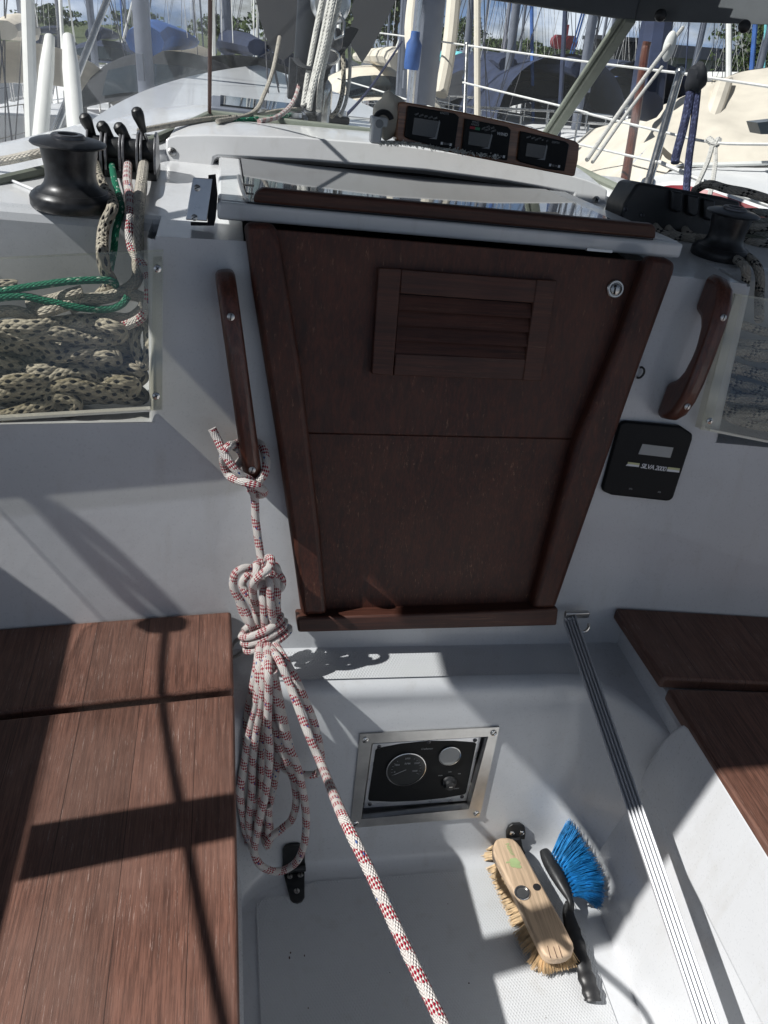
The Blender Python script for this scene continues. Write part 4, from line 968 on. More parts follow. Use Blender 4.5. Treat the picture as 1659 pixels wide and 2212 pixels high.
rope('rope', [atY(312, 350, cy0+.05), atY(310, 358, cy0-.005), deckp(306, 388, .024), deckp(302, 415, .014), deckp(299, 448, .011), atY(297, 500, PKY-.012), atY(298, 560, PKY-.04), bin_p(292, 610, .05), bin_p(240, 640, .035), bin_p(170, 650, .025), bin_p(100, 672, .02), bin_p(90, 668, .04)], .0095, 'rcrm', 'thick cream rope from the tallest clutch folding into the left bin', G1)
G2 = 'ropes heaped in the left bin'
rope('rope_end', [bin_p(-60, 652, .02), bin_p(40, 640, .02), bin_p(100, 650, .018), bin_p(168, 664, .015), bin_p(230, 668, .02), bin_p(262, 658, .02), bin_p(276, 640, .02)], .0056, 'rgrn', 'green rope strand dipping below the cream rope in the left bin', G2)
rope('rope_end', [bin_p(60, 660, .05), bin_p(120, 645, .04), bin_p(150, 636, .02), bin_p(178, 628, .018)], .0085, 'rcrm', 'cream rope end poking out above the heap in the left bin', G2)
rope('rope_end', [bin_p(-60, 618, .03), bin_p(20, 614, .03), bin_p(36, 616, .03)], .0075, 'rblk', 'dark-flecked rope end at the upper left edge of the left bin', G2)
rope('rope_end', [bin_p(150, 668, .05), bin_p(180, 656, .05), bin_p(250, 638, .05), bin_p(300, 640, .04), bin_p(312, 660, .03), bin_p(280, 688, .03), bin_p(220, 686, .035), bin_p(140, 705, .03), bin_p(90, 690, .04), bin_p(20, 672, .03), bin_p(-60, 690, .03)], .0092, 'rcrm', 'cream rope looping twice round the right side of the heap', G2)
rope('rope_end', [bin_p(298, 680, .03), bin_p(318, 705, .025), bin_p(322, 750, .02), bin_p(313, 790, .02), bin_p(300, 770, .025), bin_p(290, 735, .03), bin_p(300, 690, .05)], .0092, 'rblk', 'black-flecked rope hanging in a narrow loop at the right of the heap', G2)
rr = random.Random(11)
heap = MB(); nstr = 0
def strand(pts, r=.0108): heap.tube(spline(pts, 7), r, 10)
# long bights running out of the frame to the left, folding back at the right
for k, (xr, y0, dy, bk, sag) in enumerate([(258, 705, 26, .020, 4), (235, 718, 30, .045, -6), (272, 735, 24, .060, 5), (245, 760, 28, .028, 8), (282, 772, 22, .07, 3), (262, 790, 26, .05, -5), (300, 800, 26, .035, 4), (286, 822, 24, .022, 5), (240, 838, 22, .05, 3), (302, 846, 20, .06, 0), (270, 748, 30, .10, 0)]):
    p = []
    for i, u in enumerate(np.linspace(-90, xr-14, 7)): p.append(bin_p(u, y0+1.6*sag*math.sin(i*1.1+k)+5*math.sin(i*2.3+k*2)-u*.02, bk+.016*math.sin(i*1.7+k)))
    p.append(bin_p(xr+4, y0+dy*.28, bk)); p.append(bin_p(xr+5, y0+dy*.7, bk))
    for i, u in enumerate(np.linspace(xr-14, -90, 7)): p.append(bin_p(u, y0+dy+1.6*sag*math.cos(i*1.2+k)+5*math.sin(i*1.9+k)-u*.02, bk+.012*math.cos(i*1.3+k)))
    strand(p)
# the arching strand and the little bight at the bottom
strand([bin_p(-60, 862, .02), bin_p(20, 845, .02), bin_p(70, 835, .02), bin_p(120, 812, .018), bin_p(160, 800, .018), bin_p(195, 808, .02), bin_p(208, 835, .03)])
strand([bin_p(-80, 905, .015), bin_p(0, 900, .015), bin_p(60, 884, .015), bin_p(100, 872, .015), bin_p(112, 858, .016), bin_p(140, 858, .014), bin_p(163, 868, .014), bin_p(160, 884, .016), bin_p(140, 886, .02), bin_p(122, 870, .03), bin_p(108, 855, .03), bin_p(95, 853, .03)])
strand([bin_p(-80, 700, .02), bin_p(0, 712, .02), bin_p(50, 728, .018), bin_p(90, 742, .018), bin_p(130, 762, .02), bin_p(190, 778, .025), bin_p(240, 792, .04)])
solo('rope_heap', heap, M['rblk'], 'heap of black-flecked rope bights filling the left bin', 'rope', G2)
# starboard bin
hr = MB()
def bp2(u, v, b): return BHR.at(u, v, -b)
for k, (xl_, y0, dy, bk) in enumerate([(1560, 850, 30, .02), (1556, 868, 24, .05), (1572, 830, 34, .04), (1566, 800, 30, .03), (1580, 760, 34, .035), (1576, 886, 18, .03), (1600, 735, 26, .05), (1590, 790, 50, .07), (1585, 700, 40, .05)]):
    p = [bp2(u, y0+(u-xl_)*.17+6*math.sin(i*1.3+k), bk+.01*math.sin(i+k)) for i, u in enumerate(np.linspace(1900, xl_+14, 7))]
    p += [bp2(xl_-3, y0+dy*.3, bk), bp2(xl_-3, y0+dy*.7, bk)]
    p += [bp2(u, y0+dy+(u-xl_)*.17+6*math.cos(i*1.2+k), bk) for i, u in enumerate(np.linspace(xl_+14, 1900, 7))]
    hr.tube(spline(p, 6), .0085, 8)
solo('rope_heap', hr, M['rblk2'], 'pale rope with black tracer heaped in the shaded right bin', 'rope')
G3 = 'ropes hanging past the right winch'
rope('rope', [deckp(1590, 560), deckp(1608, 575, .012), atY(1612, 600, PKY-.015), atY(1604, 625, PKY-.02), bp2(1596, 660, .03)], .0085, 'rblk2', 'short rope dropping from the right winch into the bin', G3)
rope('rope', [deckp(1605, 548), deckp(1632, 570, .012), atY(1642, 600, PKY-.015), atY(1640, 640, PKY-.03), bp2(1640, 690, .03)], .0085, 'rblk2', 'outer rope dropping past the right winch at the picture edge', G3)
# coils stacked on the starboard deck at the picture edge
mb = MB()
for k in range(7):
    y_ = 462+15*k; c = [deckp(1575, 556, .02+.02*(6-k))]
    P_ = [D(1585+5*math.sin(k*2.1), y_-4, 1.78), D(1640, y_-3+k+3*math.sin(k*1.7), 1.74+.03*math.sin(k*3)), D(1720, y_+6, 1.75), D(1800, y_+22, 1.8)]
    mb.tube(spline(P_, 6), .0085, 8)
solo('rope_coil', mb, M['rblk2'], 'black-tracer rope coil lying in shade at the right picture edge behind the winch', 'rope')
mb = MB(); mb.tube(spline([D(1500, 412, 1.75), D(1530, 398, 1.7), D(1570, 408, 1.62), D(1620, 418, 1.6), D(1690, 440, 1.6)], 6), .0085, 8)
solo('rope', mb, M['rblk2'], 'rope arching over the right winch towards the picture edge', 'rope')
mb = MB(); mb.tube(spline([D(-60, 358, 1.45), D(20, 345, 1.45), D(90, 330, 1.44), D(150, 324, 1.46)], 6), .008, 8)
solo('rope', mb, M['rcrm'], 'tan rope running behind the left winch from the left picture edge', 'rope')
mb = MB()
mb.tube([deckp(-40, 375, .003), deckp(30, 392, .003), deckp(110, 425, .003)], .0025, 6)
solo('cord', mb, M['white'], 'thin white cord lying on the deck left of the left winch', 'cord')

# ================================================================ the hanging sheet: knot, coil and the part running aft
sheet = MB(); R_ = .0068
def up_b(u, v, o): return BHL.at(u, v, o) if u < 520 else BH.at(u, v, o)
def q(u, v, o): return BH.at(u, v, o)
def S_(pts, r=R_, k=8): sheet.tube(spline(pts, k), r, 12)
# knot round the foot of the handle
S_([q(458, 926, .060), q(470, 950, .062), q(482, 975, .070), q(500, 1004, .078), q(520, 1026, .078), q(540, 1037, .070), q(545, 1045, .05), q(540, 1050, .035)])
S_([q(540, 968, .030), q(524, 956, .034), q(508, 960, .05), q(494, 964, .070), q(484, 980, .070), q(483, 1000, .058), q(492, 1024, .055), q(507, 1035, .070), q(530, 1042, .086), q(555, 1050, .090), q(570, 1060, .078), q(566, 1068, .060), q(550, 1066, .04), q(540, 1055, .03)])
S_([q(500, 966, .03), q(515, 957, .025), q(545, 955, .022), q(565, 962, .03), q(573, 985, .045), q(575, 1005, .055), q(570, 1025, .060), q(558, 1040, .060), q(545, 1050, .055), q(548, 1062, .050), q(551, 1085, .046), q(552, 1120, .046), q(557, 1160, .050), q(562, 1195, .055), q(566, 1215, .06), q(572, 1235, .062)])
S_([q(508, 966, .05), q(520, 975, .045), q(524, 990, .040), q(515, 1002, .045), q(505, 1010, .05), q(500, 1022, .045)])
# head of the coil
def cq(x, y, o): return q(459+x*.1709, 1188+y*.1709, o)     # picture points of an enlarged view of the coil head
S_([cq(760, 1150, .05), cq(720, 230, .062), cq(700, 110, .075), cq(740, 120, .095), cq(720, 220, .105), cq(620, 310, .108), cq(530, 400, .10), cq(510, 500, .085), cq(530, 640, .07), cq(590, 760, .06)])
S_([cq(700, 300, .06), cq(640, 230, .06), cq(520, 230, .068), cq(400, 230, .075), cq(300, 290, .08), cq(260, 400, .08), cq(280, 520, .08), cq(360, 650, .08), cq(430, 780, .08), cq(480, 920, .08), cq(520, 1020, .07)])
S_([cq(560, 170, .08), cq(560, 260, .095), cq(530, 340, .095), cq(540, 460, .09), cq(640, 420, .085), cq(640, 600, .09), cq(650, 760, .092), cq(660, 930, .085), cq(680, 1080, .07)])
S_([cq(700, 320, .09), cq(720, 400, .10), cq(730, 560, .102), cq(740, 720, .10), cq(760, 880, .09), cq(770, 1000, .08)])
S_([cq(620, 420, .075), cq(690, 300, .075), cq(780, 330, .072), cq(810, 460, .075), cq(815, 640, .075), cq(820, 850, .07), cq(820, 1000, .065)])
S_([cq(740, 200, .05), cq(800, 210, .055), cq(830, 290, .055), cq(880, 380, .058), cq(870, 470, .058), cq(810, 540, .055), cq(790, 700, .055)])
S_([cq(470, 300, .045), cq(400, 370, .05), cq(380, 450, .05), cq(440, 560, .055), cq(540, 720, .058), cq(560, 900, .06), cq(600, 1000, .06)])
S_([cq(330, 600, .05), cq(380, 780, .052), cq(450, 900, .055), cq(540, 950, .06)])
# wrapping turns round the neck of the coil
C0 = q(572, 1369, .072); wx = nrm(q(610, 1355, .072)-q(530, 1388, .072)); wz = nrm(np.cross(wx, BH.n)); wz = wz if wz[2] > 0 else -wz
for k, (dz_, ph) in enumerate(((.012, 0), (-.001, .3), (-.015, .1))):
    pts = []
    for t in np.linspace(-.4, 2*math.pi-.5, 16):
        pts.append(C0+wz*(dz_+.006*math.sin(t*.5))+wx*(.037+.002*k)*math.cos(t)*(-1)+BH.n*(.024)*math.sin(t))
    sheet.tube(pts, R_, 12)
# falling part of the coil
def fq(x, y, d=.0): 
    u, v = 486+x*.1954, 1539+y*.1954
    return u, v
def yo(v): return np.interp(v, [1390, 1440, 1520, 1700, 1900], [1.06, 1.005, .985, .955, .935])
def W(u, v, o=0.): return atY(u, v, yo(v)-o)
N_ = q(575, 1392, .075)
def fall(pts, o=0.): S_([N_+np.array([(pts[0][0]-575)*.0006, 0, .01])]+[W(u, v, o+.004*math.sin(i*1.7)) for i, (u, v) in enumerate(pts)])
fall([(556, 1430), (545, 1490), (532, 1560), (524, 1640), (519, 1720), (516, 1780), (524, 1815), (535, 1800), (538, 1740)], .0)
fall([(560, 1430), (556, 1500), (541, 1570), (529, 1640), (521, 1690), (519, 1720), (530, 1790), (541, 1815)], .018)
fall([(572, 1440), (566, 1500), (553, 1580), (545, 1650), (544, 1710), (538, 1780), (546, 1822), (553, 1790), (548, 1720)], .02)
fall([(574, 1440), (573, 1530), (563, 1620), (562, 1700), (552, 1760), (542, 1800), (544, 1830)], .004)
fall([(580, 1440), (580, 1500), (578, 1570), (582, 1640), (572, 1720), (560, 1770), (553, 1810), (549, 1840), (560, 1866), (585, 1881), (612, 1880), (640, 1862), (655, 1830), (661, 1790), (660, 1750), (652, 1700), (640, 1650), (618, 1600), (600, 1530), (590, 1450)], .030)
fall([(585, 1440), (590, 1520), (600, 1600), (622, 1650), (636, 1690), (640, 1730), (630, 1770), (606, 1792), (585, 1808), (575, 1822), (580, 1785), (578, 1740)], .012)
fall([(590, 1440), (605, 1520), (618, 1580), (632, 1640), (633, 1680)], .006)
fall([(568, 1430), (561, 1520), (553, 1600), (548, 1680), (553, 1740), (568, 1800), (578, 1828), (584, 1800), (580, 1750), (592, 1690), (600, 1620), (596, 1560), (586, 1490)], -.004)
S_([q(590, 1385, .08), W(612, 1420, .02), W(640, 1470, .02), W(662, 1520, .015), W(678, 1560, .01), W(690, 1610, .01), W(694, 1645, .01), W(688, 1668, .0), W(668, 1674, -.004), W(640, 1670, -.008), W(612, 1655, -.01), W(604, 1600, -.01)])
# running part, coming towards the camera
d0 = depth(W(604, 1440, .03)); run = [q(566, 1378, .085), q(582, 1396, .10)]
for u, v, wpx in ((604, 1428, 23), (630, 1490, 23.5), (664, 1580, 24.5), (700, 1665, 26), (740, 1762, 27.5), (800, 1885, 29.5), (870, 2035, 31.5), (945, 2190, 33.5), (1010, 2330, 36)): run.append(D(u, v, 2*R_*FPX/(wpx*.90) if wpx > 26 else d0-.02*(wpx-23)))
sheet.tube(spline(run, 8), R_, 12)
run2 = sheet
o_ = solo('mooring_sheet', sheet, M['rred'], 'white and red rope knotted to the left handle, coiled and led off the lower edge', 'rope')
mb = MB(); mb.tube(spline([q(500, 1402, .02), q(508, 1386, .03), q(524, 1375, .05), q(545, 1366, .05)], 6), .0034, 8); mb.tube(spline([q(500, 1420, .03), q(512, 1416, .04), q(530, 1402, .05), q(545, 1385, .05)], 6), .0034, 8)
solo('thin_cord', mb, M['rwht'], 'thin pale cord passing behind the rope coil beside the left seat', 'cord')
# lines outside the hood whose shadow crosses the port seat
def cast(p, h): return p+SUN*h
mb = MB()
sp1 = [BHL.at(-60, 985), BHL.at(60, 1075), BHL.at(200, 1190), BHL.at(330, 1300), atZ(350, 1500, -.935), atZ(400, 1800, -.935), atZ(480, 2200, -.935), atZ(530, 2400, -.935)]
hs = [1.02, 1.0, .98, .96, .92, .90, .88, .86]
mb.tube(spline([cast(p, h) for p, h in zip(sp1, hs)], 5), .006, 8)
solo('topping_line', mb, M['rwht'], 'line led aft outside the sprayhood on the left', 'rope')
mb = MB()
for P_ in ([(120, 1110), (190, 1145), (262, 1210), (345, 1290), (362, 1325)], [(120, 1110), (165, 1170), (230, 1240), (300, 1315)]):
    mb.tube(spline([cast(BHL.at(u, v), .99) for u, v in P_], 5), .010, 8)
c = cast(atZ(350, 1348, -.935), .95); b = lump(c, .032, (1.2, .7, .7), 4); mb.add(b.v, b.f)
solo('unseen_rope_tails', mb, M['canv'], 'unseen rope tails outside the sprayhood on the left, shaped from their shadow', 'shadow caster')  # unseen tails and knot, traced back towards the sun from their shadow

# ================================================================ brushes on the sole
def c5(x, y): return 999+x*.2187, 1728+y*.2187
FZt = Plane((0, 0, -1.362), (-.10, .02, 1)); cmid = atZ(*c5(650, 950), -1.362); FZt.p0 = cmid
sbk = thing('scrubbing_brush', 'wooden scrubbing brush head with tan bristles lying on the cockpit floor', 'brush', (cmid[0], cmid[1], -1.42))
top = [c5(*p) for p in [(300, 450), (330, 385), (380, 367), (440, 365), (500, 378), (540, 410), (580, 460), (800, 860), (1000, 1220), (1095, 1405), (1102, 1450), (1085, 1500), (1040, 1535), (980, 1556), (900, 1562), (850, 1555), (800, 1520), (760, 1450), (640, 1200), (440, 780), (300, 520)]]
mb = MB(); mb.slab(top, FZt, 0, .022); bb = build('wooden_block', mb, M['pine'], sbk, bevel=.005, seg=3)
co = FZt.at(*c5(590, 920), .0006); mb = MB(); mb.lathe(co, FZt.n, [(.0145, 0), (.0150, .0015), (.0140, .003), (.0118, .003), (.0112, -.006), (.0, -.006)], 30); build('metal_socket', mb, M['ss'], bb)
mb = MB(); mb.cyl(co, FZt.n, .0105, .0009, 24); build('socket_bottom', mb, M['brs'], bb)
ch = FZt.at(*c5(735, 860), .0005); mb = MB(); mb.lathe(ch, FZt.n, [(.0075, 0), (.007, .0004)], 18); build('handle_hole', mb, M['void'], bb)
exb = nrm(FZt.at(*c5(500, 560))-FZt.at(*c5(420, 420))); eyb = np.cross(FZt.n, exb)
text('lettering', 'Natur', .012, FZt.at(*c5(470, 490), .0003), -exb*-1, eyb, M['grnfade'], bb)
mb = MB()
for (x, y, r) in ((520, 600, .0062), (500, 640, .0062), (540, 650, .0055), (490, 600, .005), (565, 660, .0035), (545, 620, .005)): mb.cyl(FZt.at(*c5(x, y), .0003), FZt.n, r, .0004+.00005*len(mb.v)/40, 10)
mb.slab([c5(430, 610), c5(480, 605), c5(480, 618), c5(430, 625)], FZt, .0006, .0004); build('tree_print', mb, M['grnfade'], bb)
for x0_, y0_, x1_, y1_ in ((840, 1440, 870, 1560), (900, 1450, 935, 1560), (950, 1440, 985, 1556)):
    mb = MB(); a, b = FZt.at(*c5(x0_, y0_), .0002), FZt.at(*c5(x1_, y1_), .0002); mb.tube([a, b], .0006, 5); build('crack', mb, M['brn'], bb)
rr = random.Random(3); mb = MB()
P1 = FZt.at(*c5(330, 450), -.022); P2 = FZt.at(*c5(800, 1500), -.022); P3 = FZt.at(*c5(560, 430), -.022); axb = nrm(P2-P1); Lb = np.linalg.norm(P2-P1); acr_ = P3-P1; acr_ -= axb*(acr_@axb); Wb = np.linalg.norm(acr_); acr_ = nrm(acr_)
def tuft(o, d, n, L_, sp, r=.0009, cnt=None):
    for _ in range(n):
        dd = nrm(d+np.array([rr.gauss(0, sp), rr.gauss(0, sp), rr.gauss(0, sp*.6)])); l = L_*rr.uniform(.82, 1.1); a = o+np.array([rr.gauss(0, .0016), rr.gauss(0, .0016), 0])
        m1 = a+dd*l*.5+np.array([0, 0, -.002]); e = a+dd*l; e[2] = max(e[2], -1.419); mb.tube([a, m1, e], [r, r, r*.5], 3, cap=False)
for i in range(21):
    s_ = (i+.2)/20.6*Lb
    for j in range(5):
        w_ = (j+.35)/5*Wb; o = P1+axb*s_+acr_*w_
        out_l = (-acr_*(.85 if j == 0 else .55 if j == 1 else .1 if j == 2 else -.2)); fwd = axb*(.55 if i > 18 else .22 if i > 14 else -.12 if i > 2 else -.45)
        tuft(o, np.array([0, 0, -.75])+out_l+fwd, 34 if j < 2 or i > 18 or i < 2 else 14, .038, .07)
for j in range(10): tuft(P2+acr_*(j/9.*Wb), np.array([0, 0, -.6])+axb*.7-acr_*(.3-.5*j/9), 34, .034, .11)
build('bristles', mb, M['bris'], sbk, smooth=False)
# blue hand brush
hb = thing('hand_brush', 'black hand brush with bright blue bristles lying beside the scrubbing brush', 'brush', atZ(1240, 1980, -1.42))
def hz(x, y, z): return atZ(*c5(x, y), z)
mb = MB()
cl = [(805, 500, -1.375), (850, 590, -1.375), (930, 730, -1.373), (1010, 880, -1.373), (1065, 1000, -1.376), (1075, 1090, -1.385)]
mb.tube(spline([hz(*p) for p in cl], 6), [.006+.009*math.sin(math.pi*min(1, .12+i/26)) for i in range(31)], 12, flat=.8); build('head', mb, M['blk'], hb)
mb = MB(); hp_ = [(1060, 1010, -1.385), (1045, 1120, -1.392), (1080, 1260, -1.398), (1130, 1430, -1.400), (1190, 1640, -1.402), (1240, 1800, -1.404), (1280, 1940, -1.405), (1290, 2000, -1.408)]
rsx = spline([hz(*p) for p in hp_], 6); mb.tube(rsx, [.008+.007*min(1, i/14)+.0013*math.sin(i*1.15)*(1 if 12 < i < 38 else 0)-(.010 if i > len(rsx)-3 else 0) for i in range(len(rsx))], 14, flat=.62); build('handle', mb, M['blk'], hb)
mb = MB(); rr = random.Random(8)
base_ = spline([hz(*p) for p in [(885, 525, -1.365), (935, 605, -1.365), (1000, 680, -1.365), (1040, 760, -1.365), (1090, 860, -1.366), (1125, 940, -1.368)]], 8)
tip_ = spline([hz(1045, 245, -1.335), hz(1115, 330, -1.335), hz(1240, 530, -1.345), hz(1345, 720, -1.35), hz(1385, 860, -1.36), hz(1395, 1040, -1.385)], 8)
nb = len(base_)-1
for row in range(3):
    for k in range(13):
        s_ = (k+.5*(row % 2))/13.; i = int(s_*nb); o = base_[i]+np.array([0, 0, .007*(row-1)])
        for _ in range(95):
            j = min(nb, max(0, s_*nb+rr.gauss(0, 1.6))); jf = int(j); tp = tip_[jf]*(1-(j-jf))+tip_[min(nb, jf+1)]*(j-jf); tp = o+(tp-o)*rr.uniform(.80, .97)+np.array([rr.gauss(0, .002), rr.gauss(0, .002), rr.gauss(0, .010)+.006*(row-1)])
            mm = (o+tp)/2+np.array([rr.gauss(0, .0014), rr.gauss(0, .0014), .004+rr.gauss(0, .002)]); mb.tube([o+np.array([rr.gauss(0, .0012)]*3), mm, tp], [.0008, .0007, .0004], 3, cap=False)
build('bristles', mb, M['blueb'], hb, smooth=False)
# crumbs of dirt on the sole
for k in range(9):
    u, v = rr.uniform(560, 1180), rr.uniform(1930, 2200); p = atZ(u, v, -1.4165); mb = MB(); mb.ball(p, rr.uniform(.0007, .0017), 4, (1, rr.uniform(.4, 2.2), .5))
    if k == 0: crumb = solo('dirt_speck', mb, M['brn'], 'tiny dark dirt speck on the cockpit floor', 'dirt', 'dirt specks on the cockpit floor')
    else: solo('dirt_speck', mb, M['brn'], 'tiny dark dirt speck on the cockpit floor', 'dirt', 'dirt specks on the cockpit floor')
# ================================================================ the harbour. The near yacht lies bow up and heeled a little, so the level world has its own axes
UP = np.cross(ray(1000, 128), ray(1500, 163)); UP = nrm(UP if UP[2] > 0 else -UP)
FW = nrm(np.array([0, 1, 0.])-UP*UP[1]); RT = np.cross(FW, UP)
WL = -2.35      # water level below the eye
def Wd_(r, f, u): return RT*r+FW*f+UP*u
def pxf(u, v, f): q_ = ray(u, v); return q_*f/(q_@FW)
def rat(u, v, f): p = pxf(u, v, f); return float(p@RT), float(p@UP)
AX = np.array([RT, FW, UP])
# water and shore
t = NT('harbour_water'); c = t.coord('Object', (1, 1, 1)); n1 = t.noise(c, 1.4, 6, .62, .4); n2 = t.noise(c, 7, 4, .6)
M['water'] = t.pbr(t.ramp(n1, [(.3, (.010, .016, .019)), (.7, (.025, .034, .036))]), .12, 0, t.bump(t.math('ADD', n1, t.math('MULTIPLY', n2, .4)), .55, .10), ior=1.33)
mb = MB(); mb.quad(Wd_(-1500, -1500, WL), Wd_(1500, -1500, WL), Wd_(1500, 2500, WL), Wd_(-1500, 2500, WL)); struct('water', mb, M['water'], smooth=False)
t = NT('shore_grass'); c = t.coord(); M['grass'] = t.pbr(t.ramp(t.noise(c, .4, 8, .7), [(.3, (.035, .055, .018)), (.7, (.09, .11, .045))]), .9)
mb = MB(); sg = 24
mb.grid(lambda a, b: Wd_(-260+620*a, 78+10*math.sin(a*9)+160*b, WL+.3+2.2*b+.5*math.sin(a*17)*b), 40, 8); mb.quad(Wd_(-260, 60, WL-.5), Wd_(360, 60, WL-.5), Wd_(360, 80, WL+.9), Wd_(-260, 80, WL+.9))
struct('shore', mb, M['grass'])
mb = MB(); mb.grid(lambda a, b: Wd_(-300+700*a, 240+60*b, WL+2+(2.2+.7*math.sin(a*8)+.5*math.sin(a*21))*math.sin(math.pi*b/2)), 60, 6); struct('hills', mb, M['grass'])

def tf(P, yaw, list_=0.):
    """local boat axes (x starboard, y ahead, z up) to the world"""
    cy, sy = math.cos(yaw), math.sin(yaw)
    def f(x, y, z):
        X, Y = x*cy-y*sy, x*sy+y*cy; return P+RT*X+FW*Y+UP*z
    return f
class LB(MB):
    def __init__(s, f): super().__init__(); s.tr = f
    def fin(s): s.v = [tuple(s.tr(*p)) for p in s.v]; return s
def fin(name, lb, m, par, **k): lb.fin(); return build(name, lb, m, par, **k)
def half(y, Lh, B):    # half breadth along the hull, y from -L/2 to L/2
    t_ = (y/Lh+1)/2; return B/2*(.80+.20*math.sin(min(1, t_/.5)*math.pi/2) if t_ < .5 else max(0.02, math.cos(((t_-.5)/.5)**1.55*math.pi/2)**.75))
rng = random.Random(21)
def yacht(r, f_, yaw, label, L_=9.5, B=3.1, fb=1.05, hull='hullw', cover='navy', dodger='navy', stripe=None, mast=11., cab=.40, furl='fend', mcol='aluw', tent=None, rig=True, rails=True, mr=.055, group='sailing boats moored in the harbour'):
    P = Wd_(r, f_, WL); T = tf(P, yaw); h = L_/2; t = thing('sailing_boat', label, 'sailing boat', P, group)
    def sh(y): return fb+.16*((y+h)/L_)**2
    ys = [(-h+L_*k/22) for k in range(23)]
    lb = LB(T); ring_ = []
    lv = [(0, -.35, .45), (0, -.05, .86), (0, .35, .95), (0, .75, .99), (0, 1., 1.)]
    N = len(lv); vs = []
    for y in ys:
        hw = half(y, h, B)
        for sgn in (-1, 1):
            for _, zz, wf in (lv if sgn < 0 else lv[::-1]): vs.append((sgn*hw*wf, y-(.35*(1-zz) if y > h*.8 else 0)*1.0, zz*sh(y) if zz > 0 else zz))
    m = 2*N; fs = []
    for i in range(len(ys)-1):
        for k in range(m-1): fs.append((i*m+k, i*m+k+1, (i+1)*m+k+1, (i+1)*m+k))
    fs.append(tuple(range(m))); lb.add(vs, fs); fin('hull', lb, M[hull], t, angle=50)
    if stripe:
        lb = LB(T)
        for sgn in (-1, 1):
            for a, b in zip(ys[:-1], ys[1:]):
                q_ = [(sgn*(half(a, h, B)+.012), a, sh(a)*.80), (sgn*(half(b, h, B)+.012), b, sh(b)*.80), (sgn*(half(b, h, B)+.014), b, sh(b)*.93), (sgn*(half(a, h, B)+.014), a, sh(a)*.93)]; lb.add(q_, [(0, 1, 2, 3)])
        fin('stripe', lb, M[stripe], t)
    lb = LB(T)
    for a, b in zip(ys[:-1], ys[1:]):
        ha, hb_ = half(a, h, B)*.985, half(b, h, B)*.985; lb.add([(-ha, a, sh(a)+.004), (ha, a, sh(a)+.004), (hb_, b, sh(b)+.004), (-hb_, b, sh(b)+.004)], [(0, 1, 2, 3)])
        for sgn in (-1, 1): lb.add([(sgn*ha*1.01, a, sh(a)), (sgn*hb_*1.01, b, sh(b)), (sgn*hb_, b, sh(b)+.06), (sgn*ha, a, sh(a)+.06)], [(0, 1, 2, 3)])
    fin('deck', lb, M['hullw'], t, angle=60)
    z0 = fb+.02; lb = LB(T); c0, c1, w0, w1 = -h*.20, h*.52, B*.33, B*.20
    pr = lambda y, w_, g=0: [(-w_, y, z0), (-w_*.86, y, z0+cab*(1-g)), (-w_*.5, y, z0+cab*(1.14-g)), (w_*.5, y, z0+cab*(1.14-g)), (w_*.86, y, z0+cab*(1-g)), (w_, y, z0)]
    secs = [pr(c0, w0), pr((c0+c1)/2, (w0+w1)/2+.08, .05), pr(c1-.35, w1+.05, .12), pr(c1, w1, .75)]
    vs = [p for s_ in secs for p in s_]; fs = [(i*6+k, i*6+k+1, (i+1)*6+k+1, (i+1)*6+k) for i in range(3) for k in range(5)]+[(0, 1, 2, 3, 4, 5), (23, 22, 21, 20, 19, 18)]
    lb.add(vs, fs); cb_ = fin('cabin', lb, M['hullw'], t, angle=40, bevel=.02)
    for sgn in (-1, 1):
        for k in range(3):
            ya = c0+.35+k*.85; yb = ya+.6
            if yb > c1-.4: break
            W_ = lambda y: (np.interp(y, [c0, (c0+c1)/2, c1-.35], [w0, (w0+w1)/2+.08, w1+.05]))
            lb = LB(T); za, zb = z0+cab*.35, z0+cab*.75
            X = lambda y, z: sgn*(W_(y)*(1-.14*(z-z0)/cab)+.012)
            lb.add([(X(ya, za), ya, za), (X(yb, za), yb, za), (X(yb, zb), yb-.05, zb), (X(ya, zb), ya+.05, zb)], [(0, 1, 2, 3)]); fin('cabin_window', lb, M['glassd'], cb_, smooth=False)
    # cockpit coaming, wheel and sprayhood
    lb = LB(T)
    for sgn in (-1, 1): lb.b2((sgn*B*.26, -h*.86, z0), (sgn*B*.33, c0, z0+.28))
    lb.b2((-B*.26, -h*.86, z0-.0), (B*.26, -h*.80, z0+.25)); fin('coaming', lb, M['hullw'], t, bevel=.02)
    if dodger:
        lb = LB(T); 
        def dg_(a, b):
            an = math.pi*a; y = c0-.45+1.15*b; s_ = 1-.45*b**2; return (-math.cos(an)*B*.31, y, z0+.25+(cab+.52)*s_*math.sin(an)**.55*(1 if 0 < a < 1 else 0))
        lb.grid(dg_, 16, 6); dd = fin('sprayhood', lb, M[dodger], t, angle=60)
        lb = LB(T); lb.grid(lambda a, b: (lambda p: (p[0]*1.0, p[1]+.03, p[2]+.012))(dg_(.3+.4*a, .55+.38*b)), 5, 3); fin('sprayhood_window', lb, M['glassd'], dd)
    my = h*.14
    if rig:
        lb = LB(T); lb.tube([(0, my, z0+cab), (0, my-.02, z0+mast*.5), (0, my-.1, z0+mast)], [mr, mr, mr*.75], 10, flat=1.3); lb.box((0, my+.22, z0+mast*.06+cab), (.05, .1, .2)); fin('mast', lb, M[mcol], t)
        lb = LB(T); lb.tube([(0, my-.1, z0+1.25), (0, my-.6, z0+1.30), (0, -h*.45, z0+1.28), (0, -h*.72, z0+1.26)], [.16, .17, .14, .09], 10, flat=.75); fin('boom_cover', lb, M[cover], t)
        lb = LB(T); lb.tube([(0, h*.97, fb+.3), (0, h*.60, fb+mast*.40), (0, my-.05, z0+mast*.95)], [.028, .040, .02], 8); fin('furled_sail', lb, M[furl], t)
        lb = LB(T)
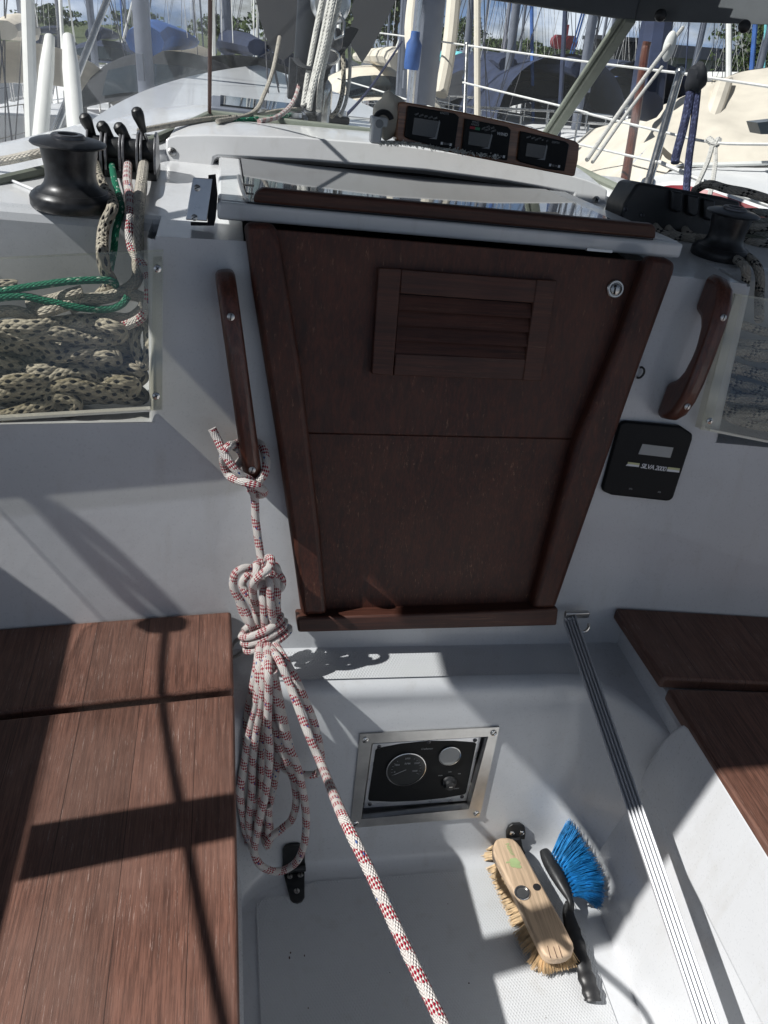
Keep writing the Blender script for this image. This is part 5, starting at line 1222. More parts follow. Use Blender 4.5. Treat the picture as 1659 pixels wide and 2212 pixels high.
        for sgn in (-1, 1):
            for yy, zt in ((my-.25, mast*.97), (my+.25, mast*.5), (my-.45, mast*.5)): lb.tube([(sgn*B*.44, yy, fb), (sgn*(.02 if zt < mast*.9 else .5), my, z0+zt*(.5 if zt > mast*.9 else 1))]+([(0.02*sgn, my, z0+zt)] if zt > mast*.9 else []), .006, 4)
        lb.tube([(0, -h, fb), (0, my-.1, z0+mast)], .006, 4); 
        lb.tube([(-.52, my, z0+mast*.485), (.52, my, z0+mast*.485)], .02, 6); fin('rigging', lb, M['dkm'], t)
        lb = LB(T)
        for sgn in (-1, 1): lb.tube([(sgn*.04, my-.1, z0+mast*.6), (sgn*.18, -h*.25, z0+1.30)], .004, 4); lb.tube([(sgn*.04, my-.1, z0+mast*.6), (sgn*.16, -h*.55, z0+1.28)], .004, 4)
        fin('lazy_jacks', lb, M['wirec'], t)
    if rails:
        lb = LB(T); R1 = .013
        for sgn in (-1, 1):
            st_ = [k for k in (-.8, -.5, -.2, .1, .4, .68)]
            for k in st_: y = k*h; lb.tube([(sgn*half(y, h, B)*.96, y, sh(y)), (sgn*half(y, h, B)*.96, y, sh(y)+.60)], R1, 6)
            for zz in (.34, .60): lb.tube([(sgn*half(k*h, h, B)*.96, k*h, sh(k*h)+zz) for k in st_+[.9]], .005, 4)
        lb.tube([(-half(h*.68, h, B)*.96, h*.68, fb+.72), (-.18, h*1.02, fb+.80), (.18, h*1.02, fb+.80), (half(h*.68, h, B)*.96, h*.68, fb+.72)], .016, 6)
        for x, y in ((-.2, h*.97), (.2, h*.97)): lb.tube([(x, y, fb), (x, y, fb+.8)], .014, 6)
        yb = -h*.98; wb_ = half(yb, h, B)*.9
        for zz in (.34, .62): lb.tube([(-wb_, -h*.8, fb+zz), (-wb_, yb, fb+zz), (-.3, yb-.05, fb+zz)], .014, 6); lb.tube([(wb_, -h*.8, fb+zz), (wb_, yb, fb+zz), (.3, yb-.05, fb+zz)], .014, 6)
        for x in (-wb_, -.3, .3, wb_): lb.tube([(x, yb, fb), (x, yb, fb+.62)], .014, 6)
        fin('guard_rail', lb, M['ss'], t)
    if tent:
        lb = LB(T); lb.grid(lambda a, b: (lambda an, y: (-math.cos(an)*B*.40*(1-.1*b), y, z0+.15+(1.25+.06*math.sin(b*14))*math.sin(an)**.7))(math.pi*a, -h*.92+h*.95*b), 16, 14); fin('cockpit_tent', lb, M[tent], t, angle=60)
    for k, y in enumerate((-h*.4, 0., h*.35)):
        if f_ < 30: lb = LB(T); sgn = 1 if k % 2 else -1; hw = half(y, h, B)+.13; lb.tube([(sgn*hw, y, fb-.05), (sgn*hw, y, fb-.15), (sgn*hw, y, fb-.6), (sgn*hw, y, fb-.7)], [.03, .10, .10, .03], 10); fin('fender', lb, M['fend' if k else 'blue'], t)
    return t
def at_u(u, f_, v=130): return rat(u, v, f_)[0]
PI = math.pi
yacht(at_u(850, 12.5), 12.5, PI*1.0, 'white yacht with a tan sprayhood left of the thick grey mast', L_=9.8, cover='beige', dodger='beige', furl='beige', fb=1.0)
yacht(at_u(500, 12), 12, PI*.02, 'white yacht with a red stripe seen past the dark canvas flap', stripe='red', cover='navy', dodger='hood', furl='fend', hull='hullw')
yacht(at_u(330, 8.5), 8.8, PI*.98, 'white yacht with a blue sail cover seen through the foggy left window', cover='blue', dodger='canv')
yacht(at_u(60, 11), 11, PI*.05, 'white yacht with a beige sprayhood farthest left behind the foggy window', cover='beige', dodger='beige', furl='navy')
yacht(at_u(200, 19), 20, PI*1.0, 'dark blue yacht behind the foggy left window', hull='hullb', cover='navy', dodger='navy')
yacht(at_u(600, 24), 24, PI*.03, 'white yacht with navy covers beyond the near mast', cover='navy', dodger='navy', stripe='red')
yacht(at_u(720, 21), 21, PI*.97, 'white yacht with a dark canvas hood right of the near mast', cover='canv', dodger='hood')
yacht(at_u(985, 19), 19.0, PI*1.02, 'white yacht with a turquoise boom cover behind the grey mast', cover='cyan', dodger='navy', furl='blue')
yacht(at_u(1085, 15.5), 15.5, PI*.97, 'white yacht with black cockpit screens right of the beige furled sail', cover='navy', dodger='canv', furl='navy', L_=9)
yacht(at_u(1225, 14), 14, PI*1.01, 'yacht under a big navy cockpit tent left of the windscreen post', cover='navy', dodger='navy', tent='navy', L_=10.5)
yacht(at_u(1400, 15), 15, PI*.96, 'yacht with navy sail cover and brown mast behind the scratched right window', cover='navy', dodger='navy', mcol='brn', furl='blue', tent='navy', L_=9.5)
yacht(at_u(1330, 28), 28, PI*.0, 'small white yacht with a blue furled sail far behind the right window', cover='blue', dodger='blue', furl='blue', L_=9)
yacht(at_u(1480, 25), 25, PI*1.0, 'white yacht with a grey hood in front of the low shed', cover='canv', dodger='hood', furl='cyan')
yacht(at_u(1615, 20), 20, PI*.98, 'white yacht with a white furled sail near the trees on the far right', cover='fend', dodger='beige', furl='fend', mast=12)
yacht(at_u(520, 30), 30, PI*.5, 'dark red hulled yacht lying crosswise beyond the left canvas flap', hull='red', cover='canv', dodger='canv', L_=8)
yacht(at_u(1130, 27), 27, PI*.5, 'navy hulled yacht lying crosswise right of the red canopy', hull='hullb', cover='blue', dodger='navy', L_=9)
far = None
kinds = [('navy', 'navy'), ('canv', 'hood'), ('blue', 'beige'), ('fend', 'navy')]
for k, u in enumerate((130, 280, 420, 560, 700, 830, 920, 1030, 1130, 1230, 1310, 1410, 1520, 1620)):
    ff = 30+7*rng.random()+(9 if k % 2 else 0)
    if k in (6, 9): continue
    kk = k-(k > 6)-(k > 9)
    cv, dg2 = kinds[k % 4]
    yacht(at_u(u, ff), ff, PI*(k % 2)+rng.uniform(-.1, .1), 'distant white yacht, %s from the left in the far row' % ('first second third fourth fifth sixth seventh eighth ninth tenth eleventh twelfth'.split()[kk]), cover=cv, dodger=dg2, furl=('fend', 'blue', 'navy')[k % 3], rails=False, mr=.042, mast=10+3*rng.random(), L_=9+2*rng.random(), group='distant yachts in the far row')

# motor cruiser with a wine red canopy
def cruiser():
    P = Wd_(at_u(1052, 26), 26, WL); T = tf(P, PI*1.0); t = thing('motor_cruiser', 'motor cruiser with a wine red canopy in the middle distance', 'motor boat', P)
    lb = LB(T); vs = []
    for y, w_, z in ((-3.6, 1.35, 1.0), (0, 1.5, 1.15), (2.4, 1.2, 1.3), (3.9, .1, 1.45)): vs += [(-w_*.75, y, -.2), (-w_, y, z), (w_, y, z), (w_*.75, y, -.2)]
    lb.add(vs, [(i*4+k, i*4+k+1, (i+1)*4+k+1, (i+1)*4+k) for i in range(3) for k in range(3)]+[(0, 1, 2, 3)]); fin('hull', lb, M['hullw'], t)
    lb = LB(T); lb.b2((-1.2, -3.2, 1.0), (1.2, 1.2, 1.55)); fin('cabin', lb, M['hullw'], t, bevel=.08)
    lb = LB(T); lb.grid(lambda a, b: (-math.cos(PI*a)*1.25, -3.0+3.2*b, 1.5+1.05*math.sin(PI*a)**.4), 14, 6); lb.grid(lambda a, b: (-math.cos(PI*a)*1.25, -3.02, 1.5+1.05*b*math.sin(PI*a)**.4), 14, 2); lb.grid(lambda a, b: (-math.cos(PI*a)*1.25, .22, 1.5+1.05*b*math.sin(PI*a)**.4), 14, 2); cn = fin('canopy', lb, M['red'], t)
    for k in range(3): lb = LB(T); lb.b2((-.95+.66*k, .235, 1.72), (-.42+.66*k, .25, 2.3)); fin('canopy_window', lb, M['glassd'], cn)
    for k in range(3): lb = LB(T); lb.b2((-.95+.66*k, -3.05, 1.72), (-.42+.66*k, -3.035, 2.3)); fin('canopy_window', lb, M['glassd'], cn)
    lb = LB(T)
    for x in (-1, 1): lb.tube([(x*1.2, 1.5, 1.2), (x*1.1, 2.6, 1.9), (0, 3.9, 2.1)], .02, 6)
    fin('bow_rail', lb, M['ss'], t)
cruiser()

# neighbour to starboard under a cream tent
def neighbour():
    def G(u, v, d): return D(u, v, d)
    A_, B_, C_, D_ = G(1330, 382, 4.7), G(1512, 215, 5.0), G(1578, 163, 5.2), G(1640, 148, 5.3)
    foot = G(1363, 411, 4.5); base = G(1477, 353, 4.35); end = G(1900, 345, 4.2)
    t = thing('sailing_boat', 'white boat with a red stripe under a big cream tent cover, nearest on the right', 'sailing boat', G(1500, 620, 4.3), 'sailing boats moored in the harbour')
    mb = MB(); right = G(2100, 150, 5.0)
    def crease(a, b): return .03*math.sin(a*15+b*5)*math.sin(PI*b)
    top_ = [B_, C_, D_, G(1760, 136, 5.3), G(1900, 150, 5.2)]; bot = [base, G(1560, 352, 4.3), G(1659, 350, 4.25), G(1780, 349, 4.2), end]
    tp, bt_ = spline(top_, 6), spline(bot, 6)
    mb.grid(lambda a, b: (lambda i: bt_[i]*(1-b)+tp[i]*b+RT*(-.25*math.sin(PI*b))*1+UP*crease(a, b)*.5+FW*crease(b, a))(int(round(a*24))), 24, 14)
    fr_ = [A_+(B_-A_)*k/12 for k in range(13)]; fo = [foot+(base-foot)*k/12 for k in range(13)]
    mb.grid(lambda a, b: fo[int(round(a*12))]*(1-b)+fr_[int(round(a*12))]*b+FW*.03*math.sin(a*9+b*3), 12, 8)
    back = [p+FW*1.9-UP*.5 for p in tp]; mb.grid(lambda a, b: tp[int(round(a*24))]*(1-b)+back[int(round(a*24))]*b, 24, 3)
    bk2 = [p+FW*1.6-UP*.3 for p in fr_]; mb.grid(lambda a, b: fr_[int(round(a*12))]*(1-b)+bk2[int(round(a*12))]*b, 12, 3)
    tn = build('cover_tent', mb, M['beige'], t, angle=60)
    mb = MB(); mb.tube([G(1577, 172, 5.05), G(1560, 190, 4.95), G(1545, 235, 4.75), G(1535, 262, 4.7)], [.02, .05, .05, .045], 10); build('tent_flap', mb, M['beige'], tn)
    mb = MB(); mb.tube([G(1478, 356, 4.30), G(1560, 355, 4.25), G(1659, 352, 4.2), G(1900, 347, 4.15)], .012, 6); build('tent_hem', mb, M['fend'], tn)
    # coachroof and deck under the tent, then red band and topsides
    rows = [[(1340, 398), (1477, 357), (1659, 354), (1950, 350)], [(1355, 412), (1480, 392), (1659, 440), (1950, 520)], [(1358, 420), (1480, 400), (1659, 456), (1950, 545)], [(1362, 436), (1480, 425), (1659, 482), (1950, 590)], [(1362, 480), (1480, 560), (1659, 700), (1950, 900)]]
    dp = [[4.75, 4.5, 4.35, 4.2], [4.4, 4.0, 3.8, 3.5], [4.39, 3.99, 3.79, 3.49], [4.38, 3.98, 3.78, 3.48], [4.4, 4.1, 3.9, 3.6]]
    P_ = [[G(*rows[i][j], dp[i][j]) for j in range(4)] for i in range(5)]
    for i, (nm, mk) in enumerate((('deck', 'hullw'), ('toe_rail', 'hullw'), ('red_band', 'red'), ('topsides', 'hullw'))):
        mb = MB()
        a_, b_ = spline(P_[i], 5), spline(P_[i+1], 5); mb.grid(lambda a, b: a_[int(round(a*15))]*(1-b)+b_[int(round(a*15))]*b, 15, 3); build(nm, mb, M[mk], t, angle=60)
    mb = MB(); mb.prism([G(1636, 265, 4.0), G(1700, 258, 4.0), G(1700, 290, 4.0), G(1644, 290, 4.0)], FW*.1); build('tent_window', mb, M['glassd'], tn)
neighbour()

# ================================================================ trees, shed, crane on the shore
t = NT('foliage'); c = t.coord(); oi = t.n('ShaderNodeObjectInfo'); f1 = t.noise(c, .9, 3, .6); f2 = t.noise(c, 9, 2, .5)
cc = t.ramp(t.math('MULTIPLY_ADD', f2, .4, t.math('MULTIPLY', f1, .7)), [(.35, (.022, .045, .014)), (.55, (.05, .085, .022)), (.75, (.10, .13, .035))])
M['leaf'] = t.pbr(cc, .7); M['bark'] = simple('bark', (.06, .045, .035), .9)
def tree(r, f_, hgt, wid, label, n=1500):
    P = Wd_(r, f_, WL+1.2+(f_-78)*.014); t = thing('tree', label, 'tree', P, 'trees along the far shore'); rr = random.Random(int(r*7+f_))
    mb = MB(); mb.tube([P, P+UP*hgt*.3+RT*.1, P+UP*hgt*.7], [hgt*.03, hgt*.022, hgt*.008], 7)
    for k in range(5): a = rr.random()*6.28; q_ = P+UP*hgt*(.25+.08*k); mb.tube([q_, q_+(RT*math.cos(a)+FW*math.sin(a))*wid*.3+UP*hgt*.15], [hgt*.012, hgt*.004], 5)
    build('trunk', mb, M['bark'], t)
    mb = MB(); cl = [(rr.gauss(0, .23)*wid, rr.gauss(0, .23)*wid, hgt*(.30+.62*rr.random())) for _ in range(26)]
    for _ in range(n):
        c_ = cl[int(rr.random()**1.2*len(cl))]; k = (1-.55*max(0, c_[2]/hgt-.5)*2)
        o = P+RT*(c_[0]*k+rr.gauss(0, wid*.085))+FW*(c_[1]*k+rr.gauss(0, wid*.085))+UP*(c_[2]+rr.gauss(0, hgt*.055)); s_ = wid*rr.uniform(.02, .045)
        a, b = nrm([rr.gauss(0, 1) for _ in range(3)]), nrm([rr.gauss(0, 1) for _ in range(3)]); mb.add([o-a*s_, o+b*s_, o+a*s_, o-b*s_*.6], [(0, 1, 2, 3)])
    build('crown', mb, M['leaf'], t, smooth=False)
tl_ = [(800, 88, 8.6, 9), (850, 84, 8.2, 8), (1005, 150, 6.2, 7), (930, 165, 4.6, 10), (1060, 175, 3.6, 9), (1100, 165, 3.4, 8), (1135, 180, 3.8, 9), (1180, 170, 3.0, 8), (1225, 185, 3.2, 9), (1290, 180, 2.6, 9), (1360, 190, 2.6, 10), (1420, 180, 2.4, 9), (1625, 72, 6.6, 6), (1665, 66, 7.5, 6), (620, 100, 5, 8), (480, 160, 4, 10), (300, 160, 3.6, 10), (120, 165, 3.6, 10), (720, 98, 6, 9)]
adj = 'broad tall slim spreading low bushy round squat wide far small pale leafy dense ragged dark big dim thick'.split()
place = ['behind the right canvas flap', 'right of the dark canvas flap', 'right of the grey mast', 'left of the grey mast', 'above the red canopy', 'just right of the red canopy', 'left of the shrouds', 'behind the shrouds', 'left of the crane', 'right of the crane', 'behind the windscreen post', 'behind the spreader of the brown mast', 'at the right edge above the cream tent', 'farthest right above the cream tent', 'behind the left canvas flap', 'just right of the brown window seam', 'behind the foggy window', 'farthest left behind the foggy window', 'behind the near mast']
for (u, f_, h_, w_), a, p in zip(tl_, adj, place): tree(at_u(u, f_), f_, h_, w_, '%s green tree %s' % (a, p))
def shed():
    P = Wd_(at_u(1490, 105), 105, WL+1.5); T = tf(P, .15); t = thing('shed', 'long low grey shed with a dark overhanging roof behind the right window', 'building', P)
    lb = LB(T); lb.b2((-5, -3, 0), (6, 3, 2.6)); wl_ = fin('wall', lb, M['greyp'], t)
    lb = LB(T); lb.prism([(-6, -4.2, 2.5), (-6, 0, 3.9), (-6, 4.2, 2.5)], (13.5, 0, 0)); fin('roof', lb, M['dkm'], t, smooth=False)
    for k in range(4): lb = LB(T); lb.b2((-4+2.5*k, -3.05, .9), (-2.6+2.5*k, -3.0, 1.9)); fin('window', lb, M['glassd'], t)
shed()
def shed2():
    P = Wd_(at_u(1270, 80), 80, WL+1.2); T = tf(P, -.1); t = thing('shed', 'dark boxy harbour shed beside the crane', 'building', P)
    lb = LB(T); lb.b2((0, -2, 0), (4.6, 2, 3.4)); fin('wall', lb, M['canv'], t); lb = LB(T); lb.b2((-.2, -2.3, 3.4), (4.9, 2.3, 3.7)); fin('roof', lb, M['dkm'], t)
    lb = LB(T); lb.b2((.6, -2.05, 0), (1.7, -2.0, 2.2)); fin('door', lb, M['greyp'], t)
shed2()
def crane():
    f_ = 40; b0 = pxf(1252, 210, f_); b0 = b0+UP*(WL+.8-b0@UP); t = thing('crane', 'grey ladder crane with a red hook block and spreader bar', 'crane', b0)
    mb = MB()
    for sg_ in (-.24, .24): mb.tube([b0+RT*sg_, b0+RT*(sg_+.35)+UP*12], .05, 6)
    for k in range(26): q_ = b0+UP*(.4+.45*k)+RT*(.35*(.4+.45*k)/12); mb.tube([q_-RT*.24, q_+RT*.24], .03, 5)
    build('ladder_mast', mb, M['dkm'], t)
    mb = MB(); p0, p1 = pxf(1183, 125, f_), pxf(1318, 134, f_); mb.box((p0+p1)/2, (np.linalg.norm(p1-p0), .16, .14), (nrm(p1-p0), FW, UP)); mb.tube([pxf(1195, 120, f_), pxf(1195, 131, f_)], .05, 5); mb.tube([pxf(1290, 126, f_), pxf(1290, 138, f_)], .05, 5); build('spreader_bar', mb, M['red'], t)
    mb = MB(); c_ = pxf(1219, 86, f_); mb.box(c_, (.85, .3, .35), AX); mb.cyl(c_-RT*.3-UP*.1-FW*.2, FW, .28, .4, 14); mb.cyl(c_+RT*.3-UP*.1-FW*.2, FW, .28, .4, 14); mb.box(c_+UP*.38, (.2, .2, .4), AX); build('hook_block', mb, M['red'], t)
    mb = MB()
    for a, b in (((1207, 95), (1197, 122)), ((1210, 95), (1222, 122)), ((1219, 80), (1232, -60)), ((1222, 80), (1240, -60))): mb.tube([pxf(*a, f_), pxf(*b, f_)], .02, 4)
    build('slings', mb, M['dkm'], t)
    mb = MB(); mb.box(pxf(1222, 132, f_), (.9, .5, .5), AX); build('ballast', mb, M['grnfade'], t)
crane()

# ================================================================ the near yacht's own rig and rails
DK = -.306
mast = thing('mast', 'dark mast of the near yacht with bundles of halyards at its foot', 'mast', atZ(652, 252, DK))
mf = atZ(655, 250, DK); Lm = 1.9
mb = MB(); mb.tube([mf+np.array([0, 0, -.02]), mf+np.array([.02, -.03, 2.2])], .030, 20, flat=1.3); build('spar', mb, M['canv'] if False else simple('dark_painted_alloy', (.030, .034, .042), .35, .2), mast)
mb = MB(); mb.cyl(mf+np.array([0, 0, -.01]), (0, 0, 1), .065, .025, 24); build('mast_collar', mb, M['blk'], mast, bevel=.004)
mb = MB(); 
for dx in (-.045, .045): mb.box(mf+np.array([dx, -.075, .10]), (.018, .05, .10))
mb.cyl(mf+np.array([-.03, -.085, .10]), (1, 0, 0), .032, .06, 16); build('deck_block', mb, M['dkm'], mast)
def line(nm, pts, r, mk, label, group='lines and halyards round the near mast'):
    mb = MB(); mb.tube(spline(pts, 6), r, 8); return solo(nm, mb, M[mk], label, 'rope', group)
dm = depth(mf)
for k, (a, lab) in enumerate(((([(700, -20), (672, 120), (655, 230)]), 'thick white halyard leaning against the near mast, leftmost'), (([(716, -20), (690, 110), (664, 225)]), 'thick white halyard second from the left at the near mast'), (([(738, -20), (712, 90), (694, 170), (688, 240)]), 'thick white halyard crossing the strap right of the near mast'), (([(724, -20), (700, 100), (676, 190), (668, 236)]), 'white halyard between the others at the near mast'))):
    line('halyard', [D(u, v, dm*.90-.02*k) for u, v in a], .0075, 'rwht', lab)
line('halyard', [D(675, -20, dm*.99), D(665, 60, dm*.98), D(653, 150, dm*.96), D(636, 215, dm*.92), D(604, 250, dm*.84), D(560, 262, dm*.80)], .006, 'rred', 'thin red-flecked halyard curving down left of the near mast')
line('halyard', [D(604, 80, dm*.98), D(590, 150, dm*.96), D(570, 205, dm*.9), D(545, 245, dm*.84), D(470, 262, dm*.76)], .006, 'rcrm', 'cream line falling from the left canvas flap to the deck')
line('deck_line', [D(650, 236, dm*.93), D(600, 240, dm*.9), D(540, 252, dm*.84), D(460, 256, dm*.78), D(380, 268, dm*.74), D(300, 283, dm*.70)], .006, 'rcrm', 'cream line led aft across the deck from the mast foot')
line('deck_line', [D(650, 246, dm*.93), D(600, 252, dm*.88), D(540, 258, dm*.82), D(470, 263, dm*.77)], .0055, 'rgrn', 'green line led aft across the deck from the mast foot')
line('deck_line', [D(740, 100, dm*.97), D(742, 180, dm*.95), D(732, 230, dm*.93), D(716, 252, dm*.92)], .0065, 'rblk', 'black-flecked line hanging right of the near mast')
line('deck_line', [D(752, 60, dm*.97), D(756, 150, dm*.96), D(748, 215, dm*.95), D(735, 250, dm*.93)], .005, 'rwht', 'thin white line hanging right of the near mast')
line('deck_line', [D(868, 90, 5.0), D(800, 190, 3.9), D(735, 262, 2.9)], .006, 'bluecord', 'dark line running diagonally down behind the instrument board')
# canvas flaps of the sail cover and the strap
CPL = lambda u, v, d: D(u, v, d)
def flap(nm, px, d, label, mk='canv'):
    pts = [D(u, v, d) for u, v in px]; mb = MB(); n_ = nrm(-pts[0]); mb.prism(pts, n_*.012); return solo(nm, mb, M[mk], label, 'canvas flap', 'loose ends of the dark sail cover', smooth=False)
flap('canvas_flap', [(545, -60), (553, 0), (562, 45), (582, 100), (600, 124), (612, 130), (655, 95), (668, 80), (672, 0), (672, -60)], dm*1.03, 'dark canvas flap hanging left of the near mast')
flap('canvas_flap', [(770, -60), (764, 0), (758, 22), (764, 40), (753, 68), (751, 90), (768, 112), (782, 135), (800, 108), (818, 74), (836, 40), (855, 0), (872, -60)], dm*1.0, 'dark canvas flap with ragged edge hanging right of the near mast')
mb = MB()
st_ = spline([D(762, 62, dm*.97), D(742, 95, dm*.95), D(715, 128, dm*.93), D(700, 150, dm*.92), D(680, 200, dm*.90), D(668, 240, dm*.90)], 5); mb.tube(st_, .018, 8, flat=.25)
st2 = spline([D(640, 128, dm*.93), D(652, 142, dm*.90), D(675, 147, dm*.90), D(700, 138, dm*.91)], 5); mb.tube(st2, .012, 8, flat=.4); so_ = solo('webbing_strap', mb, M['canv'], 'black webbing strap with a steel buckle round the halyards', 'strap')
mb = MB(); bc = D(712, 122, dm*.91); mb.tube([bc+np.array([.026*math.cos(a), 0, .018*math.sin(a)]) for a in np.linspace(0, 6.28, 14)], .004, 6); build('buckle', mb, M['ss'], so_)
mb = MB(); c_ = D(727, 88, dm*.93); mb.ball(c_, .026, 10, (.7, .5, 1.2)); tbk = solo('pulley_block', mb, M['dkm'], 'grey pulley block on the loop right of the halyards', 'pulley')
mb = MB(); c_ = D(712, 5, dm*.93); mb.cyl(c_, (0, -1, 0), .055, .04, 24); build_ = solo('pulley_block', mb, M['alu'], 'large pale pulley block at the top of the halyards', 'pulley', bevel=.01)
mb = MB(); mb.tube([D(735, 30, dm*.92), D(744, 50, dm*.92), D(740, 78, dm*.92), D(725, 84, dm*.92), D(722, 55, dm*.92), D(730, 34, dm*.92)], .005, 6); solo('shackle', mb, M['ss'], 'steel shackle above the grey pulley block', 'shackle')
# vertical clear tube standing before the instrument bundle, organisers on deck
for k, (u, v, lab) in enumerate(((700, 262, 'black deck organiser right of the mast foot'), (600, 266, 'dark deck organiser left of the mast foot'))):
    p = atZ(u, v, DK+.002); t = thing('deck_organiser', lab, 'deck fitting', p, 'fittings round the mast foot'); mb = MB(); mb.box(p+[0, 0, .010], (.14, .06, .02)); build('body', mb, M['blk'], t, bevel=.005)
    for q_ in (-.045, 0, .045): mb = MB(); mb.cyl(p+[q_, 0, .02], (0, 0, 1), .019, .012, 16); build('sheave', mb, M['alu'], t)
mb = MB(); p = D(706, 285, 2.15); a_ = atZ(705, 276, -.30); 
p = atZ(696, 266, DK); mb.lathe(p, (0, 0, 1), [(.022, 0), (.022, .08), (.019, .10), (.010, .11), (.001, .112)], 20); solo('vent_cap', mb, M['ss'], 'shiny round-topped vent on the deck right of the mast foot', 'vent')
# forward hatch and hand rails on the cabin top
p = atZ(520, 255, DK+.0); t = thing('deck_hatch', 'flat grey hatch on the cabin top left of the mast', 'hatch', p); mb = MB(); mb.box(p+[.05, .12, .010], (.26, .26, .024)); build('rim', mb, M['aluw'], t, bevel=.004); mb = MB(); mb.box(p+[.05, .12, .024], (.21, .21, .006)); build('pane', mb, M['lid'], t)
# stanchions and life lines of the near yacht
def stanchion(b, top, label, r=.0135):
    t = thing('stanchion', label, 'stanchion', b, 'stanchions of the near yacht'); mb = MB(); mb.tube([b, top], r, 12); mb.ball(top, r*1.25, 8); build('post', mb, M['ss'], t); mb = MB(); mb.cyl(b, nrm(top-b), .03, .05, 14); build('socket', mb, M['ss'], t)
stanchion(D(1395, 415, 3.35), D(1469, 156, 3.5), 'polished stanchion leaning behind the right window', .017)
stanchion(D(997, 420, 5.1), D(1009, 96, 5.3), 'polished stanchion right of the thick grey mast', .014)
stanchion(D(100, 330, 3.2), D(255, -60, 3.6), 'stanchion blurred behind the foggy left window', .014)
def wire(pts, label, r=.006, mk='wirec'):
    mb = MB(); mb.tube(spline(pts, 4), r, 6); return solo('life_line', mb, M[mk], label, 'life line', 'life lines of the near yacht')
wire([D(1469, 158, 3.5), D(1240, 130, 4.4), D(1009, 98, 5.3), D(850, 75, 6.3), D(790, 68, 7)], 'upper white life line crossing the middle of the windscreen')
wire([D(1469, 158, 3.5), D(1560, 172, 3.2), D(1680, 190, 2.9), D(1850, 215, 2.5)], 'upper white life line right of the leaning stanchion')
wire([D(1428, 284, 3.44), D(1280, 248, 4.0), D(1240, 236, 4.3), D(1000, 178, 5.2)], 'middle life line left of the leaning stanchion')
wire([D(1428, 284, 3.44), D(1540, 308, 3.2), D(1680, 312, 2.9), D(1850, 316, 2.5)], 'middle life line right of the leaning stanchion')
wire([D(1420, 350, 3.36), D(1239, 309, 4.1), D(1010, 255, 5.0), D(800, 190, 6.8), D(730, 170, 7.5)], 'lower white life line behind the instrument board')
wire([D(1424, 350, 3.36), D(1540, 400, 3.1), D(1680, 450, 2.8), D(1800, 490, 2.5)], 'lowest life line right of the leaning stanchion', .009)
for k, (P_, r_, lab) in enumerate((([(1500, 150, 3.2), (1492, 195, 3.2), (1480, 260, 3.2), (1462, 330, 3.2), (1458, 352, 3.2)], .017, 'navy cord end hanging left, short, on the life line'), ([(1508, 150, 3.2), (1506, 200, 3.2), (1497, 280, 3.2), (1488, 345, 3.2), (1482, 420, 3.2)], .015, 'navy cord hanging right, long, from the life line'))):
    mb = MB(); mb.tube(spline([D(*p) for p in P_], 5), r_, 8); solo('hanging_cord', mb, M['bluecord'], lab, 'cord', 'navy cords tied on the life line')
mb = lump(D(1504, 170, 3.18), .055, (.7, .7, 1.0), 9); solo('cord_knot', mb, M['canv'], 'dark knot of cord on the upper life line', 'knot')
mb = MB(); mb.tube(spline([D(1540, 308, 3.2), D(1530, 345, 3.15), D(1515, 380, 3.1), D(1490, 430, 3.0)], 5), .009, 6); mb.tube(spline([D(1545, 308, 3.2), D(1545, 350, 3.15), D(1538, 400, 3.1), D(1528, 440, 3.0)], 5), .009, 6); mb.tube(spline([D(1530, 300, 3.2), D(1545, 312, 3.18), D(1552, 302, 3.2)], 4), .014, 6)
solo('fender_line', mb, M['rwht'], 'white twisted line tied with a knot to the middle life line', 'rope')
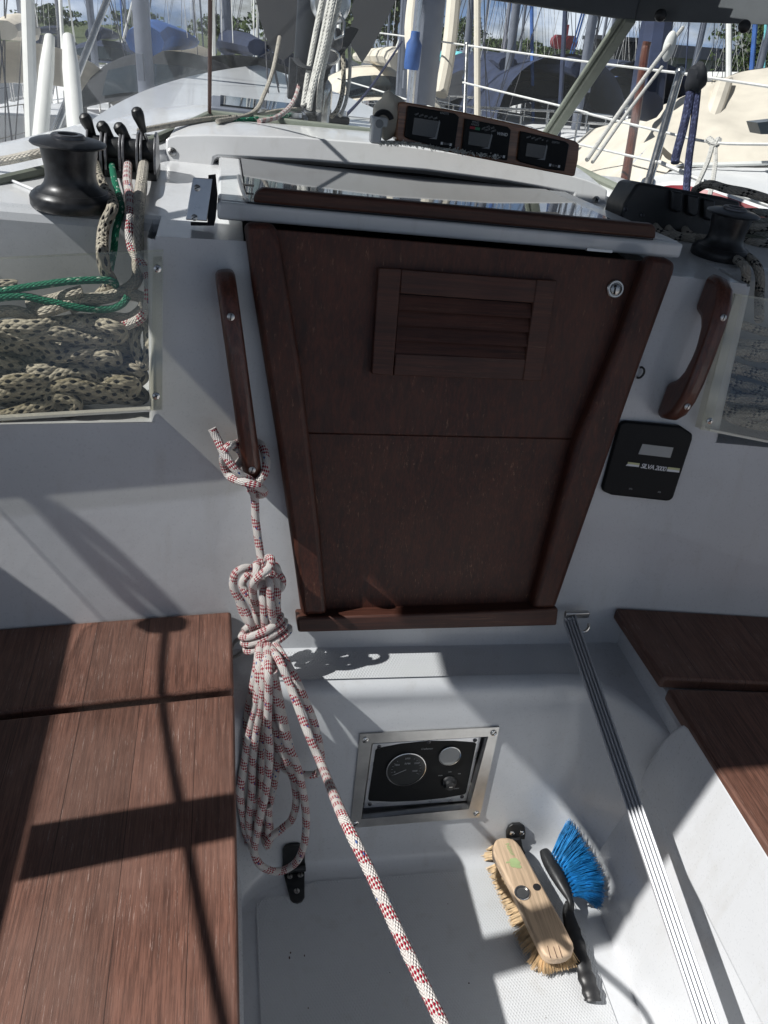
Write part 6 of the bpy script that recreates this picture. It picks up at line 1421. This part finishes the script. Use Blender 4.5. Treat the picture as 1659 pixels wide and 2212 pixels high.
# forestay tackle leaning through the right window and the rolled cream sail by the grey mast
def lean(pts, r, mk, nm, label, cat, flat=1.):
    mb = MB(); mb.tube(spline([D(*p) for p in pts], 5), r, 10, flat=flat); return solo(nm, mb, M[mk], label, cat)
lean([(1268, 345, 2.9), (1340, 240, 3.1), (1420, 130, 3.3), (1475, 60, 3.5)], .008, 'rwht', 'tackle_line', 'white tackle line slanting up behind the right window, upper one', 'rope')
lean([(1280, 350, 2.9), (1350, 250, 3.1), (1430, 145, 3.3)], .0065, 'rwht', 'tackle_line', 'white tackle line slanting up behind the right window, lower one', 'rope')
mb = MB(); mb.ball(D(1446, 100, 3.4), .048, 10, (.55, .4, 1.2)); solo('pulley_block', mb, M['fend'], 'white drilled pulley block at the top of the slanting tackle', 'pulley')
lean([(1345, 420, 4.1), (1362, 320, 4.3), (1378, 220, 4.5), (1392, 120, 4.7), (1398, 90, 4.7)], .024, 'hand', 'wooden_spar', 'reddish brown spar leaning behind the right window', 'spar')
lean([(1395, 230, 4.8), (1408, 130, 5.0), (1418, 60, 5.2), (1425, 20, 5.3)], .10, 'navy', 'sail_cover', 'navy bundled sail cover on the spar behind the right window', 'sail cover')
lean([(893, 245, 5.9), (896, 150, 5.9), (890, 60, 5.9), (905, -60, 5.9)], .055, 'beige', 'rolled_sail', 'rolled cream sail on the left of the thick grey mast', 'sail')
lean([(952, 205, 5.8), (965, 140, 5.8), (975, 60, 5.8), (985, -60, 5.8)], .05, 'beige', 'rolled_sail', 'rolled cream sail on the right of the thick grey mast', 'sail')
gm = thing('mast', 'thick grey mast right of the dark canvas flap', 'mast', pxf(905, 330, 6.2)); mb = MB(); b_ = pxf(898, 330, 6.2); mb.tube([b_, pxf(932, -20, 6.2), pxf(950, -200, 6.2)], .085, 16, flat=1.2); build('spar', mb, M['aluw'], gm)
mb = MB(); mb.tube([pxf(880, 330, 6.1), pxf(909, -20, 6.1), pxf(925, -200, 6.1)], .018, 8); build('sail_track', mb, M['alu'], gm)
mb = MB(); mb.lathe(D(888, 150, 5.2), (0, 0, 1), [(.045, 0), (.05, .02), (.05, .14), (.03, .17), (.028, .21), (.0, .212)], 16); solo('blue_bottle', mb, M['blue'], 'small bright blue bottle-shaped cover left of the thick grey mast', 'bottle')
# white covered posts behind the foggy window
for (a, b, r_, lab) in (((86, 305, 2.9), (108, 75, 3.1), .027, 'white padded post behind the foggy window, left one'), ((165, 290, 2.9), (147, 75, 3.1), .030, 'white padded post behind the foggy window, right one')):
    mb = MB(); p0, p1 = D(*a), D(*b); mb.tube([p0-(p1-p0)*.3, p0, p0*.35+p1*.65, p1*.97+p0*.03, p1*1.0], [r_*1.05, r_, r_, r_*.7, r_*.2], 16); solo('padded_post', mb, M['fend'], lab, 'post', 'white padded posts behind the foggy window')
